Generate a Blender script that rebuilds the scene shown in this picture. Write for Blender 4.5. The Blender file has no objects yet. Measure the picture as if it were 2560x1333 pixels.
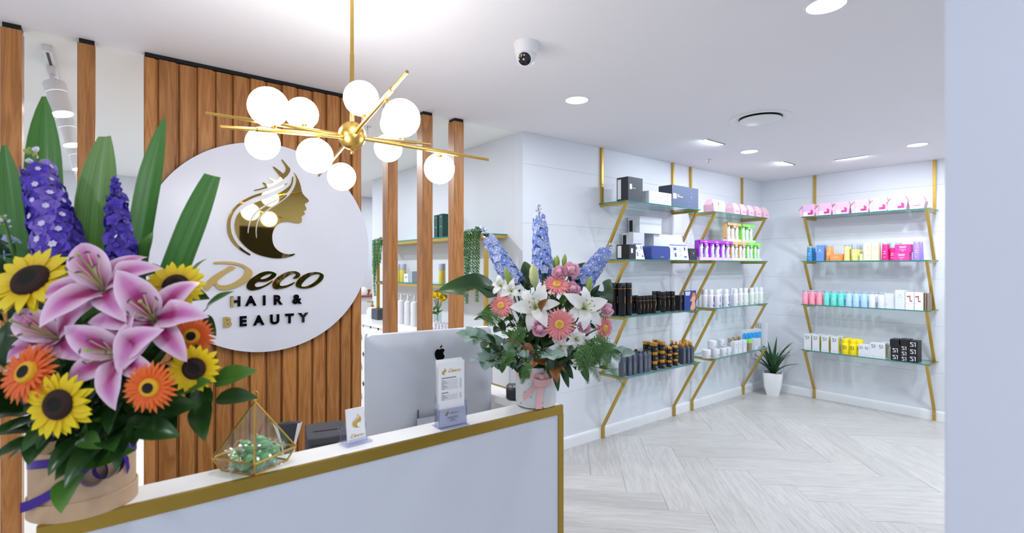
import bpy, math, random
from mathutils import Vector, Matrix, Quaternion
R = math.radians
rnd = random.Random(7)
SC = bpy.context.scene
COL = SC.collection

# ------------------------------------------------------------------ camera, world, light, exposure
F_PX, HORIZON, EYE, YAW = 1270.0, 667.0, 1.535, R(51.6)
cam_data = bpy.data.cameras.new('camera'); cam = bpy.data.objects.new('camera', cam_data); COL.objects.link(cam)
cam.location = (0, 0, EYE)
cam.rotation_euler = (R(90), 0, YAW - R(90))
cam_data.sensor_width = 36.0
cam_data.lens = F_PX / 2560 * 36.0
cam_data.clip_start = 0.02
cam_data.dof.use_dof = True
cam_data.dof.focus_distance = 3.0
cam_data.dof.aperture_fstop = 3.2
SC.camera = cam
w = bpy.data.worlds.new('world'); SC.world = w; w.use_nodes = True
w.node_tree.nodes['Background'].inputs[0].default_value = (0.75, 0.82, 1.0, 1)
w.node_tree.nodes['Background'].inputs[1].default_value = 0.25
SC.view_settings.view_transform = 'Standard'
SC.view_settings.look = 'None'
SC.view_settings.gamma = 1.0
SC.view_settings.use_curve_mapping = False
SC.view_settings.exposure = 0.25
DOWNLIGHT_W, SPOT_W, GLOBE_E, SLOT_W = 8.5, 16.0, 13.0, 2.6
SC.cycles.transparent_max_bounces = 48
CEIL = 2.6

FX, FY = math.cos(YAW), math.sin(YAW)
RX, RY = math.sin(YAW), -math.cos(YAW)
def ray(px, py):
    l = (px - 1280) / F_PX
    return Vector((FX + RX * l, FY + RY * l, (HORIZON - py) / F_PX))
EYEV = Vector((0, 0, EYE))
def P(px, py, d): return EYEV + ray(px, py) * d
def onv(px, py, v): r = ray(px, py); return EYEV + r * (v / r.y)
def onu(px, py, u): r = ray(px, py); return EYEV + r * (u / r.x)
def onz(px, py, z): r = ray(px, py); return EYEV + r * ((z - EYE) / r.z)
CAMR, CAMF, UP = Vector((RX, RY, 0)), Vector((FX, FY, 0)), Vector((0, 0, 1))
def face(r, u, t=1.0): return (CAMR * r + UP * u - CAMF * t).normalized()   # a facing given as right / up / towards the room's front

# ------------------------------------------------------------------ object helpers
def tag(o, label=None, cat=None, group=None, kind=None):
    if label: o['label'] = label
    if cat: o['category'] = cat
    if group: o['group'] = group
    if kind: o['kind'] = kind
    return o
def link(name, data, parent=None, mw=None):
    o = bpy.data.objects.new(name, data); COL.objects.link(o)
    if parent: o.parent = parent
    if mw is not None: o.matrix_basis = mw
    return o
def empty(name, loc=(0, 0, 0), rz=0.0, quat=None):
    o = bpy.data.objects.new(name, None); COL.objects.link(o)
    o.empty_display_size = 0.05; o.location = loc
    if quat is not None: o.rotation_mode = 'QUATERNION'; o.rotation_quaternion = quat
    else: o.rotation_euler = (0, 0, rz)
    return o
def copy_tree(o, parent=None):
    c = o.copy(); COL.objects.link(c); c.parent = parent
    for ch in list(o.children): copy_tree(ch, c)
    return c
ORD = ['first', 'second', 'third', 'fourth', 'fifth', 'sixth', 'seventh', 'eighth', 'ninth', 'tenth', 'eleventh', 'twelfth', 'thirteenth', 'fourteenth', 'fifteenth', 'sixteenth', 'seventeenth', 'eighteenth']
def TR(x, y, z): return Matrix.Translation((x, y, z))
def RT(a, ax): return Matrix.Rotation(a, 4, ax)
def SCL(x, y, z): return Matrix.Diagonal((x, y, z, 1))

class MB:
    def __init__(s): s.v = []; s.f = []; s.m = []; s.uv = []
    def add(s, vs, fs, mi=0, M=None, uv=None):
        b = len(s.v)
        for i, p in enumerate(vs):
            p = Vector(p); s.v.append(M @ p if M is not None else p); s.uv.append(uv[i] if uv else (0, 0))
        for f in fs: s.f.append(tuple(b + i for i in f)); s.m.append(mi)
        return s
    def box(s, x0, x1, y0, y1, z0, z1, mi=0, M=None, fm=None):
        vs = [(x0, y0, z0), (x1, y0, z0), (x1, y1, z0), (x0, y1, z0), (x0, y0, z1), (x1, y0, z1), (x1, y1, z1), (x0, y1, z1)]
        fs = [(0, 3, 2, 1), (4, 5, 6, 7), (0, 1, 5, 4), (1, 2, 6, 5), (2, 3, 7, 6), (3, 0, 4, 7)]   # bottom top front right back left
        for k, f in enumerate(fs): s.add([vs[i] for i in f], [(0, 1, 2, 3)], fm[k] if fm else mi, M)
        return s
    def cbox(s, x0, x1, y0, y1, z0, z1, c, mi=0, M=None):     # a box with chamfered upright edges and top/bottom rims
        def ring(i, z): 
            a, b_, e, d = x0 + i, x1 - i, y0 + i, y1 - i
            k = max(c - i, 0.0) if i else c
            return [(a + k, e, z), (b_ - k, e, z), (b_, e + k, z), (b_, d - k, z), (b_ - k, d, z), (a + k, d, z), (a, d - k, z), (a, e + k, z)]
        h = c * .6
        rs = [ring(h, z0), ring(0, z0 + h), ring(0, z1 - h), ring(h, z1)]
        vs = [p for r in rs for p in r]; fs = []
        for k in range(3):
            for i in range(8): j = (i + 1) % 8; fs.append((k * 8 + i, k * 8 + j, k * 8 + 8 + j, k * 8 + 8 + i))
        fs.append(tuple(range(7, -1, -1))); fs.append(tuple(range(24, 32)))
        return s.add(vs, fs, mi, M)
    def lathe(s, prof, n=16, mi=0, M=None, mis=None, sx=1.0, sy=1.0):
        vs = []; idx = []
        for r, z in prof:
            if r < 1e-6: idx.append([len(vs)] * n); vs.append((0, 0, z))
            else:
                idx.append(list(range(len(vs), len(vs) + n)))
                vs += [(r * sx * math.cos(2 * math.pi * i / n), r * sy * math.sin(2 * math.pi * i / n), z) for i in range(n)]
        b = len(s.v); 
        for p in vs: p = Vector(p); s.v.append(M @ p if M is not None else p); s.uv.append((0, 0))
        for k in range(len(prof) - 1):
            for i in range(n):
                j = (i + 1) % n; q = [idx[k][i], idx[k][j], idx[k + 1][j], idx[k + 1][i]]
                u = []
                for t in q:
                    if t not in u: u.append(t)
                if len(u) > 2: s.f.append(tuple(b + t for t in u)); s.m.append(mis[k] if mis else mi)
        return s
    def tube(s, pts, r, n=6, mi=0, M=None, caps=True, up=None):
        pts = [Vector(p) for p in pts]; N = len(pts)
        rs = r if isinstance(r, (list, tuple)) else [r] * N
        vs = []; fs = []; prev = None
        for i, p in enumerate(pts):
            t = (pts[min(i + 1, N - 1)] - pts[max(i - 1, 0)]).normalized()
            if prev is None:
                a = Vector(up) if up else (Vector((0, 0, 1)) if abs(t.z) < .9 else Vector((1, 0, 0)))
                x = (a - t * a.dot(t)).normalized()
            else: x = (prev - t * prev.dot(t)).normalized()
            prev = x; y = t.cross(x)
            for k in range(n): a = 2 * math.pi * (k + .5) / n; vs.append(p + (x * math.cos(a) + y * math.sin(a)) * rs[i])
        for i in range(N - 1):
            for k in range(n): j = (k + 1) % n; fs.append((i * n + k, i * n + j, i * n + n + j, i * n + n + k))
        if caps: fs.append(tuple(range(n - 1, -1, -1))); fs.append(tuple(range((N - 1) * n, N * n)))
        return s.add(vs, fs, mi, M)
    def grid(s, fn, nu, nv, mi=0, M=None, closed=False):
        vs = []; uv = []; fs = []
        for i in range(nu + 1):
            for j in range(nv + 1): a, c = i / nu, j / nv; vs.append(fn(a, c)); uv.append((a, c))
        for i in range(nu):
            for j in range(nv): k = i * (nv + 1) + j; fs.append((k, k + nv + 1, k + nv + 2, k + 1))
        return s.add(vs, fs, mi, M, uv)
    def mesh(s, name, mats, smooth=True, ang=38):
        me = bpy.data.meshes.new(name); me.from_pydata([tuple(p) for p in s.v], [], s.f)
        ul = me.uv_layers.new(name='uv')
        li = [0] * len(me.loops); me.loops.foreach_get('vertex_index', li)
        ul.data.foreach_set('uv', [c for i in li for c in s.uv[i]])
        for m in (mats if isinstance(mats, (list, tuple)) else [mats]): me.materials.append(M_(m))
        me.polygons.foreach_set('material_index', s.m)
        if smooth:
            me.polygons.foreach_set('use_smooth', [True] * len(s.f)); me.update(); me.set_sharp_from_angle(angle=R(ang))
        me.validate(); me.update()
        return me
    def build(s, name, mats, parent=None, mw=None, smooth=True, ang=38): return link(name, s.mesh(name, mats, smooth, ang), parent, mw)

# ------------------------------------------------------------------ materials (all procedural)
def lin(h):
    h = h.lstrip('#'); o = []
    for i in (0, 2, 4):
        c = int(h[i:i + 2], 16) / 255; o.append(c / 12.92 if c <= .04045 else ((c + .055) / 1.055) ** 2.4)
    return (*o, 1.0)
MATS = {}
def M_(n): return MATS[n] if isinstance(n, str) else n
def base(name):
    m = bpy.data.materials.new(name); m.use_nodes = True; MATS[name] = m
    nt = m.node_tree; return m, nt, nt.nodes['Principled BSDF']
def node(nt, t, **kw):
    n = nt.nodes.new(t)
    for k, v in kw.items(): setattr(n, k, v)
    return n
def mat(name, hexc, rough=.5, metal=0.0, var=.04, scale=30, bump=0.0, coat=0.0, trans=0.0, emit=0.0, spec=.5, alpha=1.0, sss=0.0, ior=1.45, transl=0.0):
    m, nt, b = base(name); L = nt.links
    tc = node(nt, 'ShaderNodeTexCoord'); no = node(nt, 'ShaderNodeTexNoise'); no.inputs['Scale'].default_value = scale; no.inputs['Detail'].default_value = 4
    L.new(tc.outputs['Object'], no.inputs['Vector'])
    mx = node(nt, 'ShaderNodeMixRGB'); c = lin(hexc)
    mx.inputs[1].default_value = (*[x * (1 - var) for x in c[:3]], 1); mx.inputs[2].default_value = (*[min(1, x * (1 + var)) for x in c[:3]], 1)
    L.new(no.outputs['Fac'], mx.inputs[0]); L.new(mx.outputs[0], b.inputs['Base Color'])
    b.inputs['Roughness'].default_value = rough; b.inputs['Metallic'].default_value = metal
    b.inputs['Coat Weight'].default_value = coat; b.inputs['Transmission Weight'].default_value = trans
    b.inputs['Specular IOR Level'].default_value = spec; b.inputs['IOR'].default_value = ior
    if sss: b.inputs['Subsurface Weight'].default_value = sss; b.inputs['Subsurface Radius'].default_value = (.01, .01, .01)
    if emit: b.inputs['Emission Color'].default_value = c; b.inputs['Emission Strength'].default_value = emit
    if bump:
        bp = node(nt, 'ShaderNodeBump'); bp.inputs['Strength'].default_value = bump; bp.inputs['Distance'].default_value = .002
        L.new(no.outputs['Fac'], bp.inputs['Height']); L.new(bp.outputs[0], b.inputs['Normal'])
    if transl:
        tr = node(nt, 'ShaderNodeBsdfTranslucent'); ms = node(nt, 'ShaderNodeMixShader'); ms.inputs[0].default_value = transl
        L.new(mx.outputs[0], tr.inputs[0]); L.new(b.outputs[0], ms.inputs[1]); L.new(tr.outputs[0], ms.inputs[2])
        L.new(ms.outputs[0], nt.nodes['Material Output'].inputs[0])
    return m
def ramp_mat(name, stops, axis='X', rough=.45, transl=.15, stripe=0.0, side=None):   # colour along the petal or leaf itself
    m, nt, b = base(name); L = nt.links
    tc = node(nt, 'ShaderNodeTexCoord'); sp = node(nt, 'ShaderNodeSeparateXYZ'); L.new(tc.outputs['UV'], sp.inputs[0])
    cr = node(nt, 'ShaderNodeValToRGB'); L.new(sp.outputs[axis], cr.inputs[0])
    el = cr.color_ramp.elements
    el[0].position = stops[0][0]; el[0].color = lin(stops[0][1]); el[1].position = stops[-1][0]; el[1].color = lin(stops[-1][1])
    for p_, c in stops[1:-1]: e = el.new(p_); e.color = lin(c)
    out = cr.outputs[0]
    if side:      # a second colour towards the two edges across the width
        mth = node(nt, 'ShaderNodeMath', operation='SUBTRACT'); mth.inputs[1].default_value = .5; L.new(sp.outputs['Y'], mth.inputs[0])
        ab = node(nt, 'ShaderNodeMath', operation='ABSOLUTE'); L.new(mth.outputs[0], ab.inputs[0])
        mr = node(nt, 'ShaderNodeMapRange'); mr.inputs[1].default_value = .10; mr.inputs[2].default_value = .46; L.new(ab.outputs[0], mr.inputs[0])
        mx = node(nt, 'ShaderNodeMixRGB'); mx.inputs[2].default_value = lin(side); L.new(mr.outputs[0], mx.inputs[0]); L.new(out, mx.inputs[1]); out = mx.outputs[0]
    if stripe:    # fine parallel veins
        wv = node(nt, 'ShaderNodeTexNoise'); mp = node(nt, 'ShaderNodeMapping'); mp.inputs['Scale'].default_value = (1.2, 26, 1)
        L.new(tc.outputs['UV'], mp.inputs[0]); L.new(mp.outputs[0], wv.inputs['Vector']); wv.inputs['Scale'].default_value = 1.0
        m2 = node(nt, 'ShaderNodeMixRGB', blend_type='MULTIPLY'); m2.inputs[0].default_value = stripe
        c2 = node(nt, 'ShaderNodeValToRGB'); c2.color_ramp.elements[0].position = .35; c2.color_ramp.elements[1].position = .65
        L.new(wv.outputs['Fac'], c2.inputs[0]); L.new(out, m2.inputs[1]); L.new(c2.outputs[0], m2.inputs[2]); out = m2.outputs[0]
    L.new(out, b.inputs['Base Color']); b.inputs['Roughness'].default_value = rough
    if transl:
        tr = node(nt, 'ShaderNodeBsdfTranslucent'); ms = node(nt, 'ShaderNodeMixShader'); ms.inputs[0].default_value = transl
        L.new(out, tr.inputs[0]); L.new(b.outputs[0], ms.inputs[1]); L.new(tr.outputs[0], ms.inputs[2]); L.new(ms.outputs[0], nt.nodes['Material Output'].inputs[0])
    return m
def wood_mat(name, dark, mid, light, stretch, rough=.4, bump=.15, rndamt=.5, sc=1.0):
    m, nt, b = base(name); L = nt.links
    tc = node(nt, 'ShaderNodeTexCoord'); oi = node(nt, 'ShaderNodeObjectInfo')
    ad = node(nt, 'ShaderNodeVectorMath', operation='ADD'); ml = node(nt, 'ShaderNodeVectorMath', operation='SCALE')
    cx = node(nt, 'ShaderNodeCombineXYZ')
    for i in range(3): L.new(oi.outputs['Random'], cx.inputs[i])
    L.new(cx.outputs[0], ml.inputs[0]); ml.inputs['Scale'].default_value = 40
    L.new(tc.outputs['Object'], ad.inputs[0]); L.new(ml.outputs[0], ad.inputs[1])
    mp = node(nt, 'ShaderNodeMapping'); mp.inputs['Scale'].default_value = stretch; L.new(ad.outputs[0], mp.inputs[0])
    n1 = node(nt, 'ShaderNodeTexNoise'); n1.inputs['Scale'].default_value = 3.0 * sc; n1.inputs['Detail'].default_value = 3; n1.inputs['Distortion'].default_value = .6
    wv = node(nt, 'ShaderNodeMath', operation='MULTIPLY'); wv.inputs[1].default_value = 9.0
    fr = node(nt, 'ShaderNodeMath', operation='PINGPONG'); fr.inputs[1].default_value = 1.0
    n2 = node(nt, 'ShaderNodeTexNoise'); n2.inputs['Scale'].default_value = 34.0 * sc; n2.inputs['Detail'].default_value = 5; n2.inputs['Roughness'].default_value = .65
    L.new(mp.outputs[0], n1.inputs['Vector']); L.new(mp.outputs[0], n2.inputs['Vector'])
    L.new(n1.outputs['Fac'], wv.inputs[0]); L.new(wv.outputs[0], fr.inputs[0])
    mx = node(nt, 'ShaderNodeMixRGB'); mx.inputs[0].default_value = .45; L.new(fr.outputs[0], mx.inputs[1]); L.new(n2.outputs['Fac'], mx.inputs[2])
    cr = node(nt, 'ShaderNodeValToRGB'); L.new(mx.outputs[0], cr.inputs[0]); el = cr.color_ramp.elements
    el[0].position = .18; el[0].color = lin(dark); el[1].position = .8; el[1].color = lin(light); e = el.new(.48); e.color = lin(mid)
    hs = node(nt, 'ShaderNodeHueSaturation'); L.new(cr.outputs[0], hs.inputs['Color'])
    mr = node(nt, 'ShaderNodeMapRange'); mr.inputs[3].default_value = 1 - rndamt * .35; mr.inputs[4].default_value = 1 + rndamt * .25
    L.new(oi.outputs['Random'], mr.inputs[0]); L.new(mr.outputs[0], hs.inputs['Value'])
    L.new(hs.outputs[0], b.inputs['Base Color']); b.inputs['Roughness'].default_value = rough
    bp = node(nt, 'ShaderNodeBump'); bp.inputs['Strength'].default_value = bump; bp.inputs['Distance'].default_value = .0008
    L.new(mx.outputs[0], bp.inputs['Height']); L.new(bp.outputs[0], b.inputs['Normal'])
    return m
def clear_mat(name, hexc, refl=.08, rough=.02):          # thin clear glass or acrylic: mostly see-through with a fresnel sheen
    m, nt, b = base(name); L = nt.links
    nt.nodes.remove(b)
    t = node(nt, 'ShaderNodeBsdfTransparent'); t.inputs[0].default_value = lin(hexc)
    g = node(nt, 'ShaderNodeBsdfGlossy'); g.inputs['Roughness'].default_value = rough; g.inputs[0].default_value = (1, 1, 1, 1)
    lw = node(nt, 'ShaderNodeLayerWeight'); lw.inputs[0].default_value = .5
    pw = node(nt, 'ShaderNodeMath', operation='POWER'); pw.inputs[1].default_value = 4.0; L.new(lw.outputs['Facing'], pw.inputs[0])
    ml = node(nt, 'ShaderNodeMath', operation='MULTIPLY_ADD'); ml.inputs[1].default_value = .75; ml.inputs[2].default_value = refl * .5; ml.use_clamp = True
    L.new(pw.outputs[0], ml.inputs[0])
    ms = node(nt, 'ShaderNodeMixShader'); L.new(ml.outputs[0], ms.inputs[0]); L.new(t.outputs[0], ms.inputs[1]); L.new(g.outputs[0], ms.inputs[2])
    L.new(ms.outputs[0], nt.nodes['Material Output'].inputs[0]); return m
def speckle_mat(name, hexc, spot, scale, thr, rough=.6):
    m = mat(name, hexc, rough, var=.06, scale=12); nt = m.node_tree; L = nt.links; b = nt.nodes['Principled BSDF']
    tc = node(nt, 'ShaderNodeTexCoord'); vo = node(nt, 'ShaderNodeTexVoronoi'); vo.inputs['Scale'].default_value = scale; L.new(tc.outputs['Object'], vo.inputs['Vector'])
    lt = node(nt, 'ShaderNodeMath', operation='LESS_THAN'); lt.inputs[1].default_value = thr; L.new(vo.outputs['Distance'], lt.inputs[0])
    src = b.inputs['Base Color'].links[0].from_socket
    mx = node(nt, 'ShaderNodeMixRGB'); L.new(lt.outputs[0], mx.inputs[0]); L.new(src, mx.inputs[1]); mx.inputs[2].default_value = lin(spot); L.new(mx.outputs[0], b.inputs['Base Color'])
    return m

mat('wall_paint', '#E0E4EC', .55, var=.015, scale=3)
mat('ceiling_paint', '#F1EFF4', .8, var=.012, scale=2)
mat('salon_ceiling_paint', '#F6F7F6', .8, var=.01, scale=2)
mat('trim_white', '#EEF0F4', .35, var=.01)
mat('counter_white', '#D2D7E2', .13, var=.01, scale=2, coat=.3)
mat('laminate_white', '#F3F3F4', .25, var=.01)
mat('pillar_paint', '#D3D8E6', .5, var=.02, scale=3)
mat('dark_void', '#2c2d26', .4, var=.2, scale=3)
mat('floor_screed', '#D9D5CF', .5, var=.03)
wood_mat('timber', '#96602F', '#AA6F36', '#B97F46', (7, 7, .55), .38, .08, .5)
wood_mat('oak_floor', '#B9B6B4', '#C3C0BE', '#CBC9C7', (.7, 9, 9), .33, .06, .16)
mat('black_matte', '#0c0c0e', .6); mat('black_gloss', '#08080c', .12, coat=.4); mat('black_paper', '#1b1c20', .45)
mat('brass_paint', '#C4A24C', .33, .55, var=.03); mat('brass_trim', '#A98C3C', .24, .75, var=.02)
mat('brushed_brass', '#D0A757', .28, 1.0, var=.05, scale=60); mat('gold_mirror', '#C2A45C', .03, 1.0, var=.0); mat('gold_reflection', '#B99D5E', .4, .3, var=.01)
mat('gold_foil', '#D89A3A', .22, .9, var=.1, scale=80); mat('gold_ink', '#D9AE4E', .4, .3); mat('champagne', '#CDBBA0', .25, .7)
mat('globe_glass', '#FFFDF8', .3, emit=GLOBE_E, var=0)
mat('lamp_diffuser', '#F4F8FF', .3, emit=9.0, var=0); mat('slot_diffuser', '#EAF6FF', .3, emit=7.0, var=0)
mat('plastic_white', '#EDEEF1', .35, var=.01); mat('plastic_grey', '#9AA0AA', .4); mat('plastic_dark', '#2b2d33', .35); mat('slate_plastic', '#3d4048', .4)
mat('sign_white', '#DADBE6', .25, var=.008, scale=2)
clear_mat('shelf_glass', '#F0F8F6', .1); mat('glass_edge', '#2f8f84', .15, trans=.35, var=.05)
clear_mat('clear_glass', '#F4F7F5', .1); clear_mat('acrylic', '#EEF0F8', .11); clear_mat('cellophane', '#FAFCFC', .26, .12); clear_mat('water_glass', '#F2F8F6', .1)
mat('aluminium', '#CDD1DA', .4, .3, var=.01); mat('chrome', '#d8dade', .12, 1.0)
mat('paper_white', '#F4F4F7', .6, var=.008); mat('ink_grey', '#8f929c', .7); mat('ink_dark', '#3a3c48', .7); mat('ink_white', '#F2F3F6', .5); mat('ink_blue', '#4a5ea8', .6)
mat('kraft_card', '#C4A485', .75, var=.03, bump=.05); mat('purple_satin', '#3D1E8A', .3, var=.08, scale=60); mat('pink_satin', '#F2BDC0', .35, var=.04)
speckle_mat('terrazzo', '#DCDDE0', '#8c8a86', 38, .14)
for n_, h_ in dict(leaf_dark='#1C3A17', leaf_mid='#2F5A1F', leaf_light='#55782C', leaf_grey='#93ADA3', leaf_brown='#7A4A1C', leaf_strap='#3F7A2A', leaf_deep='#24521d', stem_green='#4B7030', moss='#4E7A3C', bud_green='#9DB356', succulent='#5A8F52').items():
    mat(n_, h_, .38, var=.22, scale=14, transl=.12)
ramp_mat('strap_leaf', [(0, '#2B5A22'), (.5, '#3E7F2C'), (1, '#4F8C38')], 'X', .4, .15, .45); ramp_mat('strap_leaf_light', [(0, '#3A7430'), (.5, '#5D8F45'), (1, '#7BA35C')], 'X', .4, .15, .4)
ramp_mat('glossy_leaf', [(0, '#24451A'), (.5, '#1E3F17'), (1, '#2F5A22')], 'X', .28, .08, .15); ramp_mat('fresh_leaf', [(0, '#3B6B22'), (.6, '#48782B'), (1, '#5B8C38')], 'X', .32, .12, .15)
ramp_mat('aloe_leaf', [(0, '#16351f'), (.6, '#1f4a2a'), (1, '#3a6b3c')], 'X', .4, .05, .3, side='#3d6b40')
ramp_mat('sun_petal', [(0, '#C79000'), (.3, '#F0CC06'), (1, '#FBE51A')], 'X', .5, .2, .12); ramp_mat('orange_petal', [(0, '#F0A030'), (.25, '#F0641E'), (1, '#F27A30')], 'X', .5, .2, .12)
ramp_mat('coral_petal', [(0, '#F3A088'), (.25, '#F78C90'), (1, '#F9AEB0')], 'X', .5, .2, .1)
ramp_mat('lily_pink', [(0, '#B9C080'), (.05, '#8A0F52'), (.45, '#A51B70'), (.68, '#CC74B6'), (1, '#EFD3E9')], 'X', .42, .15, .08, side='#EFD0E8')
ramp_mat('lily_white', [(0, '#D6DCA0'), (.25, '#F2F2EC'), (1, '#F5F4F6')], 'X', .42, .15, .05)
mat('violet_petal', '#5A3FC0', .5, var=.35, scale=25, transl=.15); mat('violet_dark', '#3F2C96', .5, var=.3, scale=25, transl=.1); mat('sky_petal', '#8FA8EA', .5, var=.2, scale=25, transl=.2); mat('sky_pale', '#B8C8F2', .5, var=.15, scale=25, transl=.2); mat('petal_eye', '#D8D2EE', .6); mat('violet_light', '#8468D0', .5, var=.3, scale=25, transl=.15)
mat('rose_pink', '#F7BFD6', .5, var=.1, transl=.2); mat('rose_pale', '#F8CFDD', .5, var=.1, transl=.2); mat('seed_brown', '#2A1408', .8, var=.5, scale=120, bump=.8); mat('seed_dark', '#120a06', .8, var=.4, scale=140, bump=.8); mat('pollen_pale', '#E6B86A', .7, var=.2, scale=120, bump=.5); mat('pollen_gold', '#D9A21A', .7, var=.2, scale=120, bump=.5); mat('anther', '#5a4a58', .7); mat('filament', '#C9C98A', .5); mat('soil', '#3d3126', .9, bump=.6)
mat('candy_green', '#78CC80', .35, var=.15, scale=90); mat('candy_red', '#B5483A', .4)

# ------------------------------------------------------------------ lettering and traced emblem outlines (flat cut shapes, real thickness)
_dg = None
def curve_to_mesh(cu, name):
    ob = bpy.data.objects.new('cut_shape', cu); COL.objects.link(ob)
    dg = bpy.context.evaluated_depsgraph_get(); dg.update()
    me = bpy.data.meshes.new_from_object(ob.evaluated_get(dg)); me.name = name
    bpy.data.objects.remove(ob); bpy.data.curves.remove(cu); return me
def chaikin(p, n=1):
    for _ in range(n):
        q = []
        for i in range(len(p)):
            a, b = p[i], p[(i + 1) % len(p)]
            q += [(a[0] * .75 + b[0] * .25, a[1] * .75 + b[1] * .25), (a[0] * .25 + b[0] * .75, a[1] * .25 + b[1] * .75)]
        p = q
    return p
def shape_mesh(polys, depth, name, n=1):
    cu = bpy.data.curves.new(name, 'CURVE'); cu.dimensions = '2D'; cu.fill_mode = 'BOTH'; cu.extrude = depth / 2
    for p in polys:
        p = chaikin(p, n); sp = cu.splines.new('POLY'); sp.points.add(len(p) - 1); sp.use_cyclic_u = True
        for i, q in enumerate(p): sp.points[i].co = (q[0], q[1], 0, 1)
    return curve_to_mesh(cu, name)
TEXTS = {}
def text_mesh(s, size, depth=.0, fat=0.0, shear=0.0):
    k = (s, size, depth, fat, shear)
    if k not in TEXTS:
        cu = bpy.data.curves.new('lettering', 'FONT'); cu.body = s; cu.size = size; cu.extrude = depth / 2; cu.offset = fat; cu.shear = shear
        cu.align_x = 'CENTER'; cu.align_y = 'CENTER'; cu.resolution_u = 4
        TEXTS[k] = curve_to_mesh(cu, 'lettering')
    return TEXTS[k]
def inked(me, m): 
    c = me.copy(); c.materials.clear(); c.materials.append(M_(m)); return c
UPRIGHT = RT(R(90), 'X')            # shape drawn in x-y stands up in x-z and faces -y
SIGN_V = 3.044
def trace(pts, ox, oy, k): return [((p := onv(ox + x * k, oy + y * k, SIGN_V)).x, p.z) for x, y in pts]
K1, K2 = 340 / 1563, 340 / 2266
t1 = lambda s: trace(s, 500, 370, K1)
t2 = lambda s: trace(s, 490, 640, K2)
HEAD = [t1([(1073,275),(1110,325),(1135,375),(1155,430),(1163,480),(1175,520),(1200,555),(1235,585),(1252,610),(1240,625),(1208,640),(1202,660),(1222,690),(1220,715),(1198,725),(1188,735),(1208,755),(1200,770),(1172,785),(1165,800),(1172,835),(1160,865),(1110,868),(1060,858),(1000,848),(940,855),(890,880),(850,930),(830,990),(828,1050),(840,1110),(870,1160),(920,1200),(980,1222),(1040,1226),(1090,1215),(1092,1228),(1040,1250),(980,1265),(900,1272),(830,1268),(740,1250),(650,1222),(570,1175),(500,1115),(440,1040),(410,970),(398,900),(405,830),(430,770),(480,715),(550,668),(640,630),(740,590),(850,555),(950,500),(1030,440),(1052,400),(1060,330),(1072,332),(1070,400),(1040,470),(1000,520),(930,570),(850,610),(760,650),(690,690),(620,750),(570,830),(548,920),(545,985),(558,985),(565,920),(590,840),(640,760),(700,710),(780,660),(860,620),(940,570),(990,540),(1003,545),(960,590),(880,640),(800,690),(730,740),(680,790),(650,860),(635,940),(642,1040),(655,1040),(651,950),(665,870),(700,800),(760,738),(830,690),(910,640),(1000,575),(1060,505),(1097,430),(1108,370),(1095,315)])]
STRAND = [t1([(1003,405),(900,455),(760,505),(640,535),(540,580),(450,635),(380,700),(335,770),(312,860),(312,950),(335,1030),(380,1100),(450,1165),(520,1210),(575,1240),(584,1226),(510,1180),(440,1120),(390,1050),(358,970),(348,890),(358,810),(395,730),(460,660),(550,605),(650,560),(770,530),(890,480),(1006,414)])]
CROWN = [t1([(618,488),(690,470),(765,446),(720,405),(727,396),(790,432),(862,396),(785,352),(792,340),(875,385),(925,340),(900,300),(834,222),(844,212),(925,272),(958,304),(988,258),(982,215),(934,142),(944,130),(1005,205),(1044,248),(1020,305),(950,372),(860,427),(760,467),(625,500)])]
LETTER_D = [t2([(290,105),(400,95),(520,95),(640,105),(760,135),(860,185),(920,235),(942,280),(930,340),(890,400),(820,455),(720,510),(600,555),(480,575),(400,570),(340,540),(315,490),(300,470),(270,500),(230,545),(195,590),(140,560),(115,520),(130,480),(180,430),(280,340),(400,265),(500,215),(550,170),(610,178),(660,195),(640,220),(560,260),(470,320),(390,385),(350,420),(350,460),(390,490),(470,495),(560,480),(650,440),(740,380),(800,320),(822,260),(810,215),(760,180),(660,150),(540,135),(400,130),(295,138)])]
LETTER_E = [t2([(835,500),(870,430),(930,370),(985,335),(1060,288),(1150,260),(1240,258),(1310,280),(1342,310),(1322,350),(1260,395),(1180,428),(1100,437),(1035,430),(985,460),(972,500),(1010,525),(1100,508),(1200,460),(1275,408),(1285,420),(1200,490),(1090,545),(980,577),(900,578),(850,550)]), t2([(1062,392),(1100,350),(1180,310),(1265,292),(1250,325),(1190,365),(1120,390)])]
LETTER_C = [t2([(1265,500),(1280,440),(1340,370),(1430,305),(1530,265),(1630,252),(1710,275),(1738,310),(1725,350),(1680,380),(1625,385),(1610,370),(1650,340),(1665,305),(1640,290),(1580,310),(1500,355),(1420,420),(1390,465),(1395,500),(1440,505),(1520,490),(1600,455),(1645,432),(1650,450),(1560,510),(1450,545),(1350,560),(1290,545)])]
LETTER_O = [t2([(1655,490),(1670,430),(1740,350),(1840,295),(1950,270),(2050,275),(2115,305),(2130,345),(2100,410),(2020,480),(1920,530),(1820,550),(1730,540),(1670,520)]), t2([(1748,500),(1765,460),(1830,390),(1920,325),(2010,300),(2055,305),(2060,340),(2010,410),(1930,470),(1840,510),(1770,518)])]
EMBLEM = [shape_mesh(p, .008, n_) for p, n_ in ((HEAD, 'head_profile'), (STRAND, 'hair_strand'), (CROWN, 'hair_crown'))]
SCRIPT = [shape_mesh(p, .010, 'script_letter') for p in (LETTER_D, LETTER_E, LETTER_C, LETTER_O)]
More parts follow.
